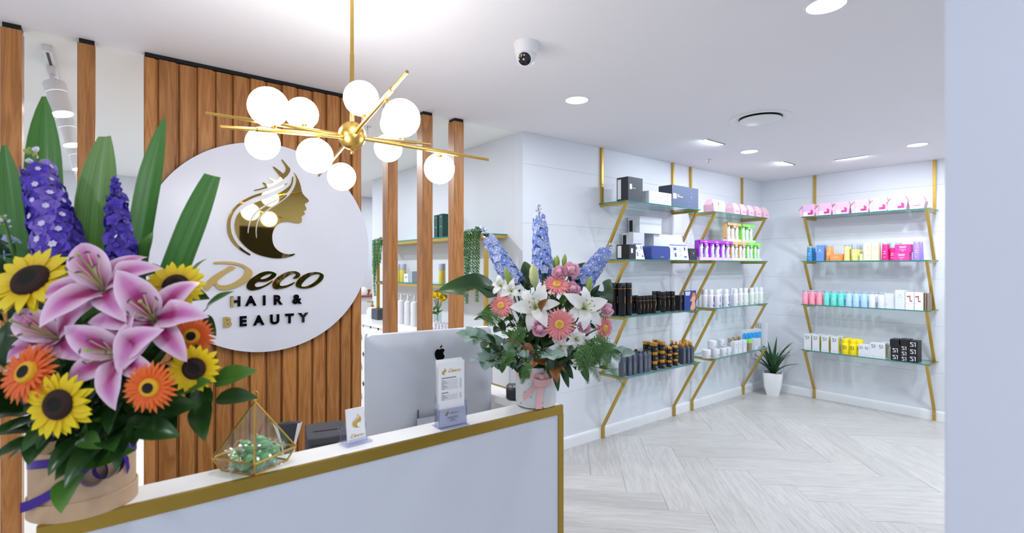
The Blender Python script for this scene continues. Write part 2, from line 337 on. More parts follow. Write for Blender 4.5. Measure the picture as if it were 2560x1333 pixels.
# small printed versions, centred on the origin, for cards and menus
def centred(polysets, w, name):
    xs = [x for ps in polysets for p in ps for x, _ in p]; zs = [z for ps in polysets for p in ps for _, z in p]
    cx, cz, k = (min(xs) + max(xs)) / 2, (min(zs) + max(zs)) / 2, w / (max(xs) - min(xs))
    return shape_mesh([[((x - cx) * k, (z - cz) * k) for x, z in p] for ps in polysets for p in ps], .0002, name, 0)
MINI_HEAD = centred([HEAD, STRAND, CROWN], 1.0, 'printed_emblem'); MINI_DECO = centred([LETTER_D, LETTER_E, LETTER_C, LETTER_O], 1.0, 'printed_script')
S1_POLY = [[(-.5,.5),(.05,.5),(.05,.38),(-.37,.38),(-.37,.24),(.08,-.04),(.08,-.5),(-.5,-.5),(-.5,-.38),(-.05,-.38),(-.05,-.1),(-.5,.17)], [(.18,.5),(.5,.5),(.5,-.5),(.38,-.5),(.38,.38),(.18,.38)]]
S1_THIN = shape_mesh([[(x, y) for x, y in p] for p in S1_POLY], .0006, 'monogram', 0)
APPLE = shape_mesh([[(0,.30),(.12,.36),(.26,.36),(.38,.28),(.42,.22),(.32,.12),(.28,0),(.31,-.14),(.42,-.25),(.34,-.42),(.22,-.55),(.12,-.55),(0,-.5),(-.12,-.55),(-.24,-.52),(-.38,-.32),(-.45,-.05),(-.42,.16),(-.32,.31),(-.18,.36),(-.06,.32)], [(.0,.40),(.02,.52),(.1,.62),(.2,.66),(.19,.54),(.1,.43)]], .0008, 'fruit_logo', 2)
GLYPH = {c: text_mesh(c, .070, .010, .0034) for c in 'HAIR&BEUTY'}
# ------------------------------------------------------------------ the setting
def struct(name, mb, mats, label, cat, parent=None, smooth=False):
    o = mb.build(name, mats, parent, smooth=smooth)
    if parent is None: tag(o, label, cat, kind='structure')
    return o
U0, U1, V0, VB, VF = -2.6, 6.47, -1.75, 3.08, 7.5
fl = struct('floor', MB().box(U0, U1, V0, VF, -.1, -.012), 'floor_screed', 'pale oak herringbone plank floor', 'floor')
struct('ceiling', MB().box(U0, U1 + .12, V0, 3.14, CEIL, CEIL + .1), 'ceiling_paint', 'smooth pale lilac-white ceiling over the reception', 'ceiling')
struct('ceiling_salon', MB().box(U0, 4.6, 3.14, VF, CEIL, CEIL + .1), 'salon_ceiling_paint', 'bright white ceiling behind the timber posts', 'ceiling')
def clip(poly, x0, x1, y0, y1):
    for ax, lim, sg in ((0, x0, 1), (0, x1, -1), (1, y0, 1), (1, y1, -1)):
        out = []
        for i in range(len(poly)):
            a, b = poly[i], poly[(i + 1) % len(poly)]; da, db = (a[ax] - lim) * sg, (b[ax] - lim) * sg
            if da >= 0: out.append(a)
            if da * db < 0: t = da / (da - db); out.append((a[0] + (b[0] - a[0]) * t, a[1] + (b[1] - a[1]) * t))
        poly = out
        if len(poly) < 3: return []
    return poly
def plank(poly_l, M):       # poly in plank coordinates, a bevelled board 12 mm thick
    n = len(poly_l); cx = sum(p[0] for p in poly_l) / n; cy = sum(p[1] for p in poly_l) / n
    def off(k): return [(p[0] + (cx - p[0]) / max(1e-6, math.hypot(p[0] - cx, p[1] - cy)) * k, p[1] + (cy - p[1]) / max(1e-6, math.hypot(p[0] - cx, p[1] - cy)) * k) for p in poly_l]
    a, b = off(.0012), off(.0042); vs = [(*p, -.012) for p in a] + [(*p, -.0016) for p in a] + [(*p, 0) for p in b]; fs = []
    for k in range(2): fs += [(k * n + i, k * n + (i + 1) % n, k * n + n + (i + 1) % n, k * n + n + i) for i in range(n)]
    fs.append(tuple(range(2 * n, 3 * n)))
    return MB().add(vs, fs).build('plank', 'oak_floor', fl, M, smooth=False)
PW, NL = .235, 5; PL = PW * NL
ca = math.cos(R(45)); FU0, FU1, FV0, FV1 = .2, U1 - .001, -1.2, VB - .001
full = None
for k in range(-40, 60):
    for j in range(-12, 12):
        for kind in (0, 1):
            if kind == 0: a0, b0, w_, h_ = k * PW + j * 2 * PL, k * PW, PL, PW
            else: a0, b0, w_, h_ = k * PW + PL + j * 2 * PL, k * PW + PW - PL, PW, PL
            pts = [(a0, b0), (a0 + w_, b0), (a0 + w_, b0 + h_), (a0, b0 + h_)]
            wp = [(ca * (x - y) + 2.93, ca * (x + y) + .4) for x, y in pts]
            cp = clip(wp, FU0, FU1, FV0, FV1)
            if not cp: continue
            ar = abs(sum(cp[i][0] * cp[(i + 1) % len(cp)][1] - cp[(i + 1) % len(cp)][0] * cp[i][1] for i in range(len(cp)))) / 2
            if ar < .004: continue
            c0 = (sum(p[0] for p in wp) / 4, sum(p[1] for p in wp) / 4); ang = R(45) if kind == 0 else R(135)
            M = TR(c0[0], c0[1], 0) @ RT(ang, 'Z'); Mi = M.inverted()
            if ar > PL * PW - 1e-6:
                if full is None: full = plank([(-PL / 2, -PW / 2), (PL / 2, -PW / 2), (PL / 2, PW / 2), (-PL / 2, PW / 2)], M)
                else: link('plank', full.data, fl, M)
            else: plank([tuple((Mi @ Vector((x, y, 0)))[:2]) for x, y in cp], M)
GROOVES = [.095, .47, .94, 1.41, 1.88, 2.35, CEIL]
def panelled(name, axis, a0, a1, plane, thick, label):
    if axis == 'u': w_ = struct(name, MB().box(a0, a1, plane + .012, plane + thick, 0, CEIL), 'wall_paint', label, 'wall')
    else: w_ = struct(name, MB().box(plane + .012, plane + thick, a0, a1, 0, CEIL), 'wall_paint', label, 'wall')
    zs = [0] + GROOVES[1:]
    for i in range(len(zs) - 1):
        z0, z1, g = zs[i] + (.0004 if i else 0), zs[i + 1] - (.0004 if i < len(zs) - 2 else 0), .0012
        pr = [(.012, z0), (.0012, z0), (0, z0 + g), (0, z1 - g), (.0012, z1), (.012, z1)]
        vs = []; 
        for a in (a0, a1):
            for d, z in pr: vs.append((a, plane + d, z) if axis == 'u' else (plane + d, a, z))
        n = 6; fs = [tuple(range(n)), tuple(range(2 * n - 1, n - 1, -1))] + [(q, n + q, n + (q + 1) % n, (q + 1) % n) for q in range(n)]
        MB().add(vs, fs).build('wall_panel', 'wall_paint', w_, smooth=False)
    return w_
panelled('wall_back', 'u', 2.55, U1, VB, .12, 'white panelled wall behind the two left-hand shelf units')
panelled('wall_right', 'v', V0, VB + .12, U1, .12, 'white panelled wall behind the right-hand shelf unit')
def stile(name, x0, x1, y0, y1, label, m='wall_paint'): return struct(name, MB().cbox(x0, x1, y0, y1, 0, CEIL, .002), m, label, 'wall')
stile('wall_alcove', 2.55, 2.67, VB + .121, 6.0, 'white side wall carrying the gold and glass shelf behind the posts')
stile('wall_salon', U0, 4.6, VF, VF + .12, 'far white wall of the salon behind the timber slats')
stile('wall_left', U0 - .12, U0, V0, VF + .12, 'white wall closing the left side')
stile('wall_salon_right', 4.6, 4.72, VB + .121, VF + .12, 'white wall closing the far right of the salon')
stile('wall_front', U0, .9, V0 - .12, V0, 'white wall beside the entrance')
stile('wall_front_right', 3.3, U1, V0 - .12, V0, 'white wall right of the entrance')
stile('wall_pillar', .902, 1.06, V0, .1785, 'pale blue-white wall end close on the right', 'pillar_paint')
struct('added_header', MB().box(.9, 3.3, V0 - .12, V0, 2.1, CEIL), 'wall_paint', 'added white header out of view, reflected in the gold emblem', 'wall')  # unseen white header added to brighten the reflection in the upper emblem
struct('unseen_dark_panel_1', MB().box(1.06, 3.3, V0 - .1, V0 - .06, 0, 2.1), 'dark_void', 'added dark panel behind the viewer, reflected in the gold sign', 'unseen_dark_panel')  # unseen dark panel added to give the gold letters a dark reflection
def skirting(name, axis, a0, a1, plane):
    pr = [(0, 0), (0, .095), (-.006, .095), (-.013, .084), (-.015, .07), (-.015, 0)]; vs = []
    for a in (a0, a1):
        for d, z in pr: vs.append((a, plane + d, z) if axis == 'u' else (plane + d, a, z))
    n = 6; fs = [tuple(range(n)), tuple(range(2 * n - 1, n - 1, -1))] + [(q, n + q, n + (q + 1) % n, (q + 1) % n) for q in range(n)]
    struct(name, MB().add(vs, fs), 'trim_white', 'white skirting board along the shelf wall' if axis == 'u' else 'white skirting board below the right-hand shelf unit', 'baseboard')
skirting('baseboard_back', 'u', 2.55, U1 - .015, VB); skirting('baseboard_right', 'v', V0, VB, U1)

# ------------------------------------------------------------------ ceiling fittings
def light(name, kind, W, parent, loc, size=.1, col=(1, 1, 1), rot=(0, 0, 0), **kw):
    d = bpy.data.lights.new(name, kind); d.energy = W; d.color = col
    if kind == 'AREA': d.shape = kw.get('shape', 'DISK'); d.size = size; d.size_y = kw.get('size_y', size)
    else: d.shadow_soft_size = size
    if kind == 'SPOT': d.spot_size = kw.get('spot', R(70)); d.spot_blend = .6
    o = link(name, d, parent); o.location = loc; o.rotation_euler = rot; return o
COOL, WARM = (.88, .94, 1.0), (1.0, .93, .86)
def downlight(x, y, label, W=DOWNLIGHT_W):
    t = tag(empty('downlight', (x, y, CEIL)), label, 'downlight', 'round recessed ceiling downlights')
    MB().lathe([(.082, 0), (.082, -.003), (.078, -.005), (.071, -.005), (.069, 0)], 32).build('trim_ring', 'plastic_white', t)
    MB().lathe([(0, -.003), (.07, -.003), (.07, -.0005), (0, -.0005)], 32).build('diffuser', 'lamp_diffuser', t)
    light('downlight_glow', 'AREA', W, t, (0, 0, -.008), .13, COOL)
for x, y, l in ((2.339, 2.285, 'round white downlight nearest the dome camera'), (4.636, 2.318, 'round downlight between the two left slot lights'), (5.527, 1.278, 'round downlight farthest right, above the right-hand shelf unit'), (2.283, .825, 'large bright downlight at the top edge of the picture')): downlight(x, y, l, DOWNLIGHT_W * (1.9 if x > 5 else 1.2 if x > 4 else .9))
for x, y, w_ in ((-.6, -.4, 1), (-1.6, 1.2, 1), (-1.6, -.8, 1), (2.3, -.9, .9), (4.3, -.4, 1.1), (4.75, .72, 2.4), (4.0, -1.3, .9), (.35, -1.0, 1)): downlight(x, y, 'added ceiling light out of view, brightening the reception', DOWNLIGHT_W * w_)  # lamps added out of view to brighten counter, pillar and right wall
def slot(x, y, L_, rz, label):
    t = tag(empty('slot_light', (x, y, CEIL), rz), label, 'slot light', 'recessed slot wall washers')
    MB().box(-L_ / 2, L_ / 2, -.022, -.017, -.004, 0).box(-L_ / 2, L_ / 2, .017, .022, -.004, 0).box(-L_ / 2, -L_ / 2 + .006, -.017, .017, -.004, 0).box(L_ / 2 - .006, L_ / 2, -.017, .017, -.004, 0).build('slot_frame', 'plastic_white', t, smooth=False)
    MB().box(-L_ / 2 + .006, L_ / 2 - .006, -.017, -.004, -.006, -.001).build('louvre', 'plastic_dark', t, smooth=False)
    MB().box(-L_ / 2 + .006, L_ / 2 - .006, -.004, .017, -.002, -.0005).build('diffuser', 'slot_diffuser', t, smooth=False)
    light('slot_glow', 'AREA', SLOT_W, t, (0, .006, -.009), L_ - .03, (.85, .94, 1), (R(28), 0, 0), shape='RECTANGLE', size_y=.02)
slot(4.05, 2.32, .30, 0, 'short slot light above the black-box shelf unit'); slot(5.47, 2.33, .27, 0, 'short slot light nearest the room corner'); slot(5.68, 1.84, .27, R(-90), 'long thin slot light in front of the right-hand unit')
t = tag(empty('air_diffuser', (3.66, 1.75, CEIL)), 'large round white air diffuser set in the ceiling', 'vent')
MB().lathe([(.205, 0), (.205, -.006), (.19, -.012), (.155, -.004), (.145, -.0005)], 40).build('outer_ring', 'plastic_white', t)
MB().lathe([(0, -.022), (.125, -.022), (.138, -.016), (.138, -.012), (0, -.012)], 40).build('centre_disc', 'plastic_white', t)
MB().lathe([(.145, -.0006), (.0, -.0006)], 40).build('throat', 'plastic_dark', t)
for x, y, l in ((1.542, 3.72, 'small fire sprinkler on the ceiling beside the chandelier'), (4.68, 2.75, 'small fire sprinkler above the middle shelf unit')):
    t = tag(empty('fire_sprinkler', (x, y, CEIL)), l, 'sprinkler', 'ceiling fire sprinklers')
    MB().lathe([(.03, 0), (.03, -.004), (.018, -.008), (.007, -.008), (.007, -.03), (0, -.03)], 16).build('escutcheon', 'chrome', t)
    MB().lathe([(0, -.05), (.016, -.05), (.016, -.052), (0, -.052)], 12).tube([(-.006, 0, -.028), (-.009, 0, -.04), (0, 0, -.05)], .0015, 5).tube([(.006, 0, -.028), (.009, 0, -.04), (0, 0, -.05)], .0015, 5).build('deflector', 'chrome', t)
t = tag(empty('dome_camera', (1.56, 1.86, CEIL)), 'white security camera with a dark round lens on the ceiling', 'camera')
MB().lathe([(.060, 0), (.060, -.012), (.056, -.02), (.053, -.05), (.050, -.055), (0, -.055)], 32).build('mount', 'plastic_white', t)
aim = face(-.25, -.75, 1.0); q = aim.to_track_quat('Z', 'Y')
Mb = TR(0, 0, -.062) @ q.to_matrix().to_4x4()
MB().lathe([(.044, -.03), (.047, 0), (.044, .02), (.038, .036), (.032, .042), (.030, .040)], 28, M=Mb).build('eyeball', 'plastic_white', t)
MB().lathe([(.031, .0405), (.024, .043), (0, .044)], 28, M=Mb).build('lens', 'black_gloss', t)

# ------------------------------------------------------------------ timber posts and slat wall
def post(u0, u1, label, v0=3.10, v1=3.187):
    t = tag(empty('timber_post', ((u0 + u1) / 2, (v0 + v1) / 2, 0)), label, 'post', 'floor-to-ceiling timber posts')
    a, b = (u1 - u0) / 2, (v1 - v0) / 2
    MB().cbox(-a, a, -b, b, 0, CEIL - .022, .003).build('shaft', 'timber', t)
    MB().box(-a + .006, a - .003, -b + .004, b - .004, CEIL - .022, CEIL - .0005).build('shadow_gap', 'black_matte', t)  # black fill stands for the shaded gap between post and ceiling
post(-.371, -.303, 'leftmost broad timber post at the picture edge'); post(-.117, -.052, 'timber post between the spotlights and the slat wall')
post(1.425, 1.495, 'timber post next to the slat wall, right of the round sign'); post(1.679, 1.757, 'middle timber post right of the sign'); post(1.932, 2.013, 'timber post farthest right, beside the trailing plant')
t = tag(empty('slat_wall', (0, 3.1, 0)), 'warm brown vertical timber slat wall behind the round sign', 'slat wall')
bnd = [.134, .193, .281, .361, .445, .527, .611, .695, .777, .863, .947, 1.029, 1.115, 1.185, 1.249]
MB().box(bnd[0] + .004, bnd[-1] - .004, .02, .06, 0, CEIL - .02).build('backing', 'timber', t, smooth=False)
MB().box(bnd[0] + .004, bnd[-1] - .004, .004, .06, CEIL - .02, CEIL - .0005).build('shadow_gap', 'black_matte', t, smooth=False)  # shade above the slats, built as a black strip
for i in range(len(bnd) - 1):
    a, b = bnd[i], bnd[i + 1]; w_ = b - a
    pr = [(0, .02), (0, -.004), (.004, -.009), (w_ - .022, -.009), (w_ - .014, -.004), (w_ - .012, .006), (w_ - .0015, .008), (w_ - .0015, .02)]
    n = len(pr); zt = CEIL - .026 - rnd.random() * .006; vs = [(x, y, z) for z in (0, zt) for x, y in pr]
    fs = [tuple(range(n - 1, -1, -1)), tuple(range(n, 2 * n))] + [(q_, (q_ + 1) % n, n + (q_ + 1) % n, n + q_) for q_ in range(n)]
    o = MB().add(vs, fs).build('slat', 'timber', t, TR(a, 0, 0), smooth=False)
# round sign
sg = tag(empty('round_sign', (0, 0, 0)), 'large round white sign with gold head emblem reading Deco Hair & Beauty', 'sign')
cu_, cz_, rr = .694, 1.64, .578
Ms = TR(cu_, 3.05, cz_) @ RT(R(-90), 'X')
MB().lathe([(0, 0), (rr - .001, 0), (rr, .001), (rr, .0125)], 128, M=Ms).build('sign_face', 'sign_white', sg)
MB().lathe([(rr, .0126), (rr - .002, .036), (0, .036)], 128, M=Ms).build('sign_back', 'black_matte', sg)
for me, nm in zip(EMBLEM, ('head_emblem', 'hair_strand', 'hair_crown')): tag(link(nm, inked(me, 'gold_mirror'), sg, TR(0, SIGN_V + .0015, 0) @ UPRIGHT), 'mirror-gold woman profile with flowing hair' if nm == 'head_emblem' else None)
for i, me in enumerate(SCRIPT): tag(link('letter', inked(me, 'gold_reflection' if i == 0 else 'gold_mirror'), sg, TR(0, SIGN_V + .0005, 0) @ UPRIGHT), 'gold script letter ' + 'Deco'[i])  # D's even satin gold holds a bright reflection in its colour
for s, pts in (('HAIR&', [(657,825),(912,815),(1135,805),(1355,800),(1675,785)]), ('BEAUTY', [(520,1130),(780,1110),(1045,1095),(1310,1080),(1557,1065),(1785,1050)])):
    for i, (c, (x, y)) in enumerate(zip(s, pts)):
        p = onv(490 + x * K2, 640 + y * K2, SIGN_V); z = 1.346 if s[0] == 'H' else 1.238
        tag(link('letter', inked(GLYPH[c], 'gold_reflection' if (c == 'B') else 'black_gloss'), sg, TR(p.x, SIGN_V + .0005, z) @ UPRIGHT), ('bright reflected gold' if c == 'B' else 'black') + ' block letter ' + c)  # B is coloured gold for the bright reflection on it
p = onv(490 + 602 * K2, 760, SIGN_V); tag(MB().box(p.x - .0066, p.x + .0066, SIGN_V - .0068, SIGN_V - .005, 1.346 - .027, 1.346 + .027).build('stem_reflection', 'gold_reflection', sg, smooth=False), 'bright gold reflection painted on the left stem of the letter H')  # gold bar imitates a bright reflection on the H

# ------------------------------------------------------------------ chandelier
DH = 1.87; HUB = P(880, 340, DH)
ch = tag(empty('chandelier', HUB), 'brass branching chandelier with ten glowing white glass globes', 'chandelier')
MB().lathe([(0, -.052), (.02, -.048), (.036, -.036), (.047, -.018), (.051, 0), (.047, .018), (.036, .036), (.02, .048), (0, .052)], 32).build('hub', 'brushed_brass', ch)
MB().lathe([(0, -.068), (.005, -.066), (.007, -.061), (.004, -.056), (.008, -.052), (0, -.05)], 16).build('finial', 'brushed_brass', ch)
top = CEIL - HUB.z
MB().tube([(0, 0, .04), (0, 0, .30), (0, 0, .301), (0, 0, top)], [.0078, .0078, .0066, .0066], 12).build('rod', 'brushed_brass', ch)
MB().lathe([(0, top - .03), (.03, top - .028), (.06, top - .012), (.06, top), (0, top)], 28).build('canopy', 'brushed_brass', ch)
ARMS = {}
for k, (x1, y1, d1, x2, y2, d2) in dict(A=(515,283,.968,1222,400,1.032), B=(548,318,.74,1075,361,1.26), C=(1018,180,.7506,797,440,1.249)).items():
    a, b = P(x1, y1, d1 * DH) - HUB, P(x2, y2, d2 * DH) - HUB; ARMS[k] = (a, b)
    pts = [a, a * .78, a * .779, b * .779, b * .78, b]
    MB().tube(pts, [.0052, .0052, .0072, .0072, .0052, .0052], 12).build('arm', 'brushed_brass', ch)
def on_arm(k, px):
    a, b = ARMS[k]; A_, B_ = a + HUB - EYEV, b + HUB - EYEV; l = (px - 1280) / F_PX
    af, ar, bf, br = A_.dot(CAMF), A_.dot(CAMR), B_.dot(CAMF), B_.dot(CAMR)
    t = (l * af - ar) / ((br - ar) - l * (bf - af)); return a + (b - a) * t
GR = .0585
gl = MB().lathe([(GR * math.sin(math.pi * i / 16), -GR * math.cos(math.pi * i / 16)) for i in range(17)], 32).mesh('globe', 'globe_glass')
cup = MB().lathe([(0, GR + .004), (.006, GR + .004), (.010, GR - .001), (.019, GR - .004), (.024, GR - .009), (.0232, GR - .0085), (0, GR - .005)], 20).mesh('cup', 'brushed_brass')
for k, ax, gx, gy, dd in (('B',690,672,270,-.01), ('A',762,757,297,.02), ('A',652,656,347,.01), ('B',798,790,378,-.01), ('C',913,903,247,0), ('C',962,998,290,.02), ('B',1014,985,312,.02), ('B',985,978,362,.03), ('A',1100,1099,405,.03), ('C',825,852,440,.01)):
    at_ = on_arm(k, ax); d = (at_ + HUB - EYEV).dot(CAMF) + dd; c = P(gx, gy, d) - HUB; dr = (at_ - c)
    if dr.length < .075: c = at_ - dr.normalized() * .075; dr = at_ - c
    q = dr.to_track_quat('Z', 'Y').to_matrix().to_4x4()
    g = link('globe', gl, ch, TR(*c)); 
    c_ = link('cup', cup, ch, TR(*c) @ q); MB().tube([at_, c + dr.normalized() * (GR + .002)], .0045, 10).build('stub', 'brushed_brass', ch)

# ------------------------------------------------------------------ reception counter
CV, CU0, CU1, CZ, LD = 1.415, -.117, 1.374, 1.0, .12
ct = tag(empty('reception_counter', (CU0, CV, 0)), 'white glossy reception counter edged with gold metal trim', 'counter')
Lc = CU1 - CU0
MB().box(0, Lc, .004, .03, 0, CZ - .03).build('front_panel', 'counter_white', ct, smooth=False)
MB().cbox(0, Lc, .012, LD, CZ - .03, CZ, .0015).build('ledge', 'laminate_white', ct)
MB().box(0, Lc, LD - .02, LD, .75, CZ - .03).build('upstand', 'laminate_white', ct, smooth=False)
MB().box(0, Lc, 0, .0038, CZ - .033, CZ + .0005).box(0, Lc, .0038, .013, CZ - .0005, CZ + .0012).build('top_trim', 'brass_trim', ct, smooth=False)
MB().box(Lc - .024, Lc + .002, 0, .0039, 0, CZ - .033).build('end_trim', 'brass_trim', ct, smooth=False)
MB().box(-.002, .024, 0, .0039, 0, CZ - .033).build('end_trim', 'brass_trim', ct, smooth=False)
MB().box(Lc - .03, Lc, .03, .70, 0, CZ - .03).build('side_panel', 'laminate_white', ct, smooth=False)
MB().cbox(Lc - .12, Lc - .014, LD, .70, CZ - .03, CZ, .0015).build('side_ledge', 'laminate_white', ct)
MB().box(Lc - .014, Lc + .002, LD, .70, CZ - .033, CZ + .0015).build('side_trim', 'brass_trim', ct, smooth=False)
MB().box(0, .03, .03, .70, 0, .75).build('side_panel', 'laminate_white', ct, smooth=False)
MB().cbox(.03, Lc - .03, LD, .72, .72, .75, .0015).build('desk_top', 'laminate_white', ct)

# desktop computer, its back to the room
pl = onv(918, 840, 1.741); ang = R(-6)
mc = tag(empty('desktop_computer', (pl.x, pl.y, .75), ang), 'slim silver desktop computer seen from behind on the desk', 'computer')
W_, ztop, zbot = .528, pl.z - .75, .10
def rrect(x0, x1, z0, z1, r, n=6):
    out = []
    for cx, cz, a in ((x1 - r, z0 + r, -90), (x1 - r, z1 - r, 0), (x0 + r, z1 - r, 90), (x0 + r, z0 + r, 180)):
        out += [(cx + r * math.cos(R(a + 90 * i / n)), cz + r * math.sin(R(a + 90 * i / n))) for i in range(n + 1)]
    return out
rim = rrect(0, W_, zbot, ztop, .022); n = len(rim); rings = []
for k, (s_, y) in enumerate(((1, .034), (1, .03), (.985, .024), (.9, .014), (.75, .005), (.5, .0), (.2, -.003))):
    cx, cz = W_ / 2, (zbot + ztop) / 2; rings.append([(cx + (x - cx) * s_, y, cz + (z - cz) * s_) for x, z in rim])
vs = [p for r_ in rings for p in r_]; fs = [tuple(range(n))] + [(k * n + i, k * n + n + i, k * n + n + (i + 1) % n, k * n + (i + 1) % n) for k in range(6) for i in range(n)] + [tuple(range(7 * n - 1, 6 * n - 1, -1))]
MB().add(vs, fs).build('housing', 'aluminium', mc, ang=25)
MB().box(.006, W_ - .006, .0342, .036, zbot + .006, ztop - .006).build('screen', 'black_gloss', mc, smooth=False)
pa = onv(1102, 885, 1.70); ax_ = (pa - Vector((pl.x, pl.y, .75))).dot(Vector((math.cos(ang), math.sin(ang), 0)))
tag(link('fruit_logo', inked(APPLE, 'black_gloss'), mc, TR(ax_, -.0042, pa.z - .75) @ UPRIGHT @ SCL(.049, .049, 1)), 'black bitten-fruit logo')
st = [(-.012, .0), (-.004, .06), (.0, .14), (.0, .22)]
MB().add([(W_ / 2 + s_ * .085, y, z) for y, z in st for s_ in (-1, 1)] + [(W_ / 2 + s_ * .085, y + .006, z) for y, z in st for s_ in (-1, 1)], [(2 * k, 2 * k + 2, 2 * k + 3, 2 * k + 1) for k in range(3)] + [(8 + 2 * k, 9 + 2 * k, 11 + 2 * k, 10 + 2 * k) for k in range(3)] + [(2 * k, 8 + 2 * k, 10 + 2 * k, 2 * k + 2) for k in range(3)] + [(1 + 2 * k, 3 + 2 * k, 11 + 2 * k, 9 + 2 * k) for k in range(3)]).build('stand', 'aluminium', mc, TR(0, -.03, 0))
MB().cbox(W_ / 2 - .085, W_ / 2 + .085, -.10, .07, 0, .004, .0015).build('foot', 'aluminium', mc)
MB().box(W_ / 2 - .075, W_ / 2 - .072, -.006, -.0035, .17, .245).build('memory_hatch', 'plastic_dark', mc, smooth=False)
for i, x in enumerate((.085, .145, .165, .19, .205)): MB().box(x, x + (.035 if i == 0 else .005 if i > 2 else .011), .004, .0065, .147, .149 if i == 0 else .157).build('port', 'plastic_dark', mc, smooth=False)
for i, (x, m) in enumerate(((.118, 'plastic_white'), (.137, 'ink_blue'), (.155, 'plastic_dark'), (.170, 'plastic_dark'))):
    MB().tube([(0, .006, .012), (0, -.022, .008), (0, -.034, 0)], [.0055, .0055, .003], 8).tube([(0, -.034, 0), (0, -.045, -.04), (.01, -.02, -.11), (.03, 0, -.145)], .002, 6).build('cable_plug', m, mc, TR(x, 0, .147))
# menu holder with menus
b_ = onz(1127, 1064, CZ)
ml = tag(empty('menu_holder', (b_.x, b_.y, CZ + .0005), R(-2)), 'clear upright holder with white Deco price menus beside the computer', 'menu holder')
MB().box(-.054, .054, .012, .0145, 0, .105).box(-.054, .054, -.0165, -.0145, 0, .062).box(-.054, -.0515, -.0145, .012, 0, .08).box(.0515, .054, -.0145, .012, 0, .08).box(-.054, .054, -.035, .035, -.0, .002).build('acrylic_pocket', 'acrylic', ml, smooth=False)
for i in range(3):
    mn = MB().box(-.05, .05, -.0005, .0005, 0, .212).build('menu', 'paper_white', ml, TR(.0015 * i - .002, -.008 + i * .006, .004 + .003 * i) @ RT(R(-1.5 * i), 'X'), smooth=False)
    if i == 0:
        Mf = TR(0, -.0008, 0)
        link('printed_emblem', inked(MINI_HEAD, 'gold_ink'), mn, Mf @ TR(-.028, 0, .182) @ UPRIGHT @ SCL(.018, .018, 1)); link('printed_script', inked(MINI_DECO, 'gold_ink'), mn, Mf @ TR(.012, 0, .182) @ UPRIGHT @ SCL(.05, .05, 1))
        pr = MB(); pr.box(-.038, .018, -.0001, .0001, .157, .161); pr.box(-.038, -.012, -.0001, .0001, .108, .112)
        for k in range(7): z = .15 - k * .0048; pr.box(-.038, .024, -.0001, .0001, z, z + .0008).box(-.038, -.026 + .006 * (k % 3), -.0001, .0001, z + .001, z + .0024).box(.032, .038, -.0001, .0001, z, z + .002)
        for k in range(4): z = .101 - k * .0048; pr.box(-.038, .024, -.0001, .0001, z, z + .0008).box(-.038, -.026 + .006 * (k % 3), -.0001, .0001, z + .001, z + .0024).box(.032, .038, -.0001, .0001, z, z + .002)
        pr.build('print', 'ink_grey', mn, Mf, smooth=False)
card = MB().box(-.05, .05, -.0004, .0004, 0, .058).build('card', 'paper_white', ml, TR(0, -.0135, .004), smooth=False)
link('printed_emblem', inked(MINI_HEAD, 'gold_ink'), card, TR(-.022, -.0007, .042) @ UPRIGHT @ SCL(.014, .014, 1)); link('printed_script', inked(MINI_DECO, 'gold_ink'), card, TR(.006, -.0007, .042) @ UPRIGHT @ SCL(.034, .034, 1))
pr = MB()
for k, w_ in enumerate((.038, .044, .018, .028)): pr.box(-w_ / 2, w_ / 2, -.0001, .0001, .028 - k * .0045, .0295 - k * .0045)
pr.build('print', 'ink_dark', card, TR(0, -.0007, 0), smooth=False)
# business card stand
b_ = onz(889, 1108, CZ)
bc = tag(empty('card_stand', (b_.x, b_.y, CZ + .0005), R(6)), 'small clear stand holding an upright white Deco business card', 'card stand')
MB().box(-.042, .042, -.028, .028, 0, .006).box(-.042, .042, .012, .015, .006, .045).box(-.03, .03, -.02, -.017, .006, .018).build('acrylic_base', 'acrylic', bc, smooth=False)
for x in (-.032, .032): MB().lathe([(.014, 0), (.014, .012)], 16, M=TR(x, .02, .04)).build('acrylic_curl', 'acrylic', bc)
cd = MB().box(-.029, .029, -.003, .003, 0, .098).build('business_card', 'paper_white', bc, TR(0, -.006, .0065) @ RT(R(-8), 'X'), smooth=False)
link('printed_emblem', inked(MINI_HEAD, 'gold_ink'), cd, TR(.003, -.0032, .06) @ UPRIGHT @ SCL(.032, .032, 1)); link('printed_script', inked(MINI_DECO, 'gold_ink'), cd, TR(.002, -.0032, .018) @ UPRIGHT @ SCL(.046, .046, 1))
# receipt printer, scanner, chair
b_ = onz(812, 1064, .91)
rp = tag(empty('receipt_printer', (b_.x, b_.y - .02, .75), R(-14)), 'small black box-shaped receipt printer on the desk', 'printer')
MB().cbox(-.075, .075, -.1, .1, 0, .15, .006).build('housing', 'slate_plastic', rp); MB().box(-.062, .062, -.1015, -.0995, .02, .125).build('front_door', 'black_gloss', rp, smooth=False); MB().box(-.05, .05, -.02, -.012, .1495, .151).build('paper_slot', 'black_matte', rp, smooth=False)
b_ = onz(722, 1052, 1.0)
sc_ = tag(empty('barcode_scanner', (b_.x, b_.y, .75), R(-20)), 'white and dark grey handheld scanner standing behind the candy terrarium', 'scanner')
MB().lathe([(.045, 0), (.045, .008), (.02, .014), (.012, .03), (.012, .06), (0, .06)], 20).build('base', 'plastic_dark', sc_)
def scan(k): return lambda a, c: ((.016 + .02 * max(0, a - .55) / .45 + .006 * a) * k * math.cos(2 * math.pi * c), .6 * (.018 + .012 * a) * k * math.sin(2 * math.pi * c) - .03 * a * a, .05 + .2 * a)
MB().grid(scan(1.0), 10, 16).lathe([(.04, 0), (.0, .008)], 16, M=TR(0, -.03, .25) @ SCL(1, .45, 1)).build('body', 'plastic_dark', sc_)
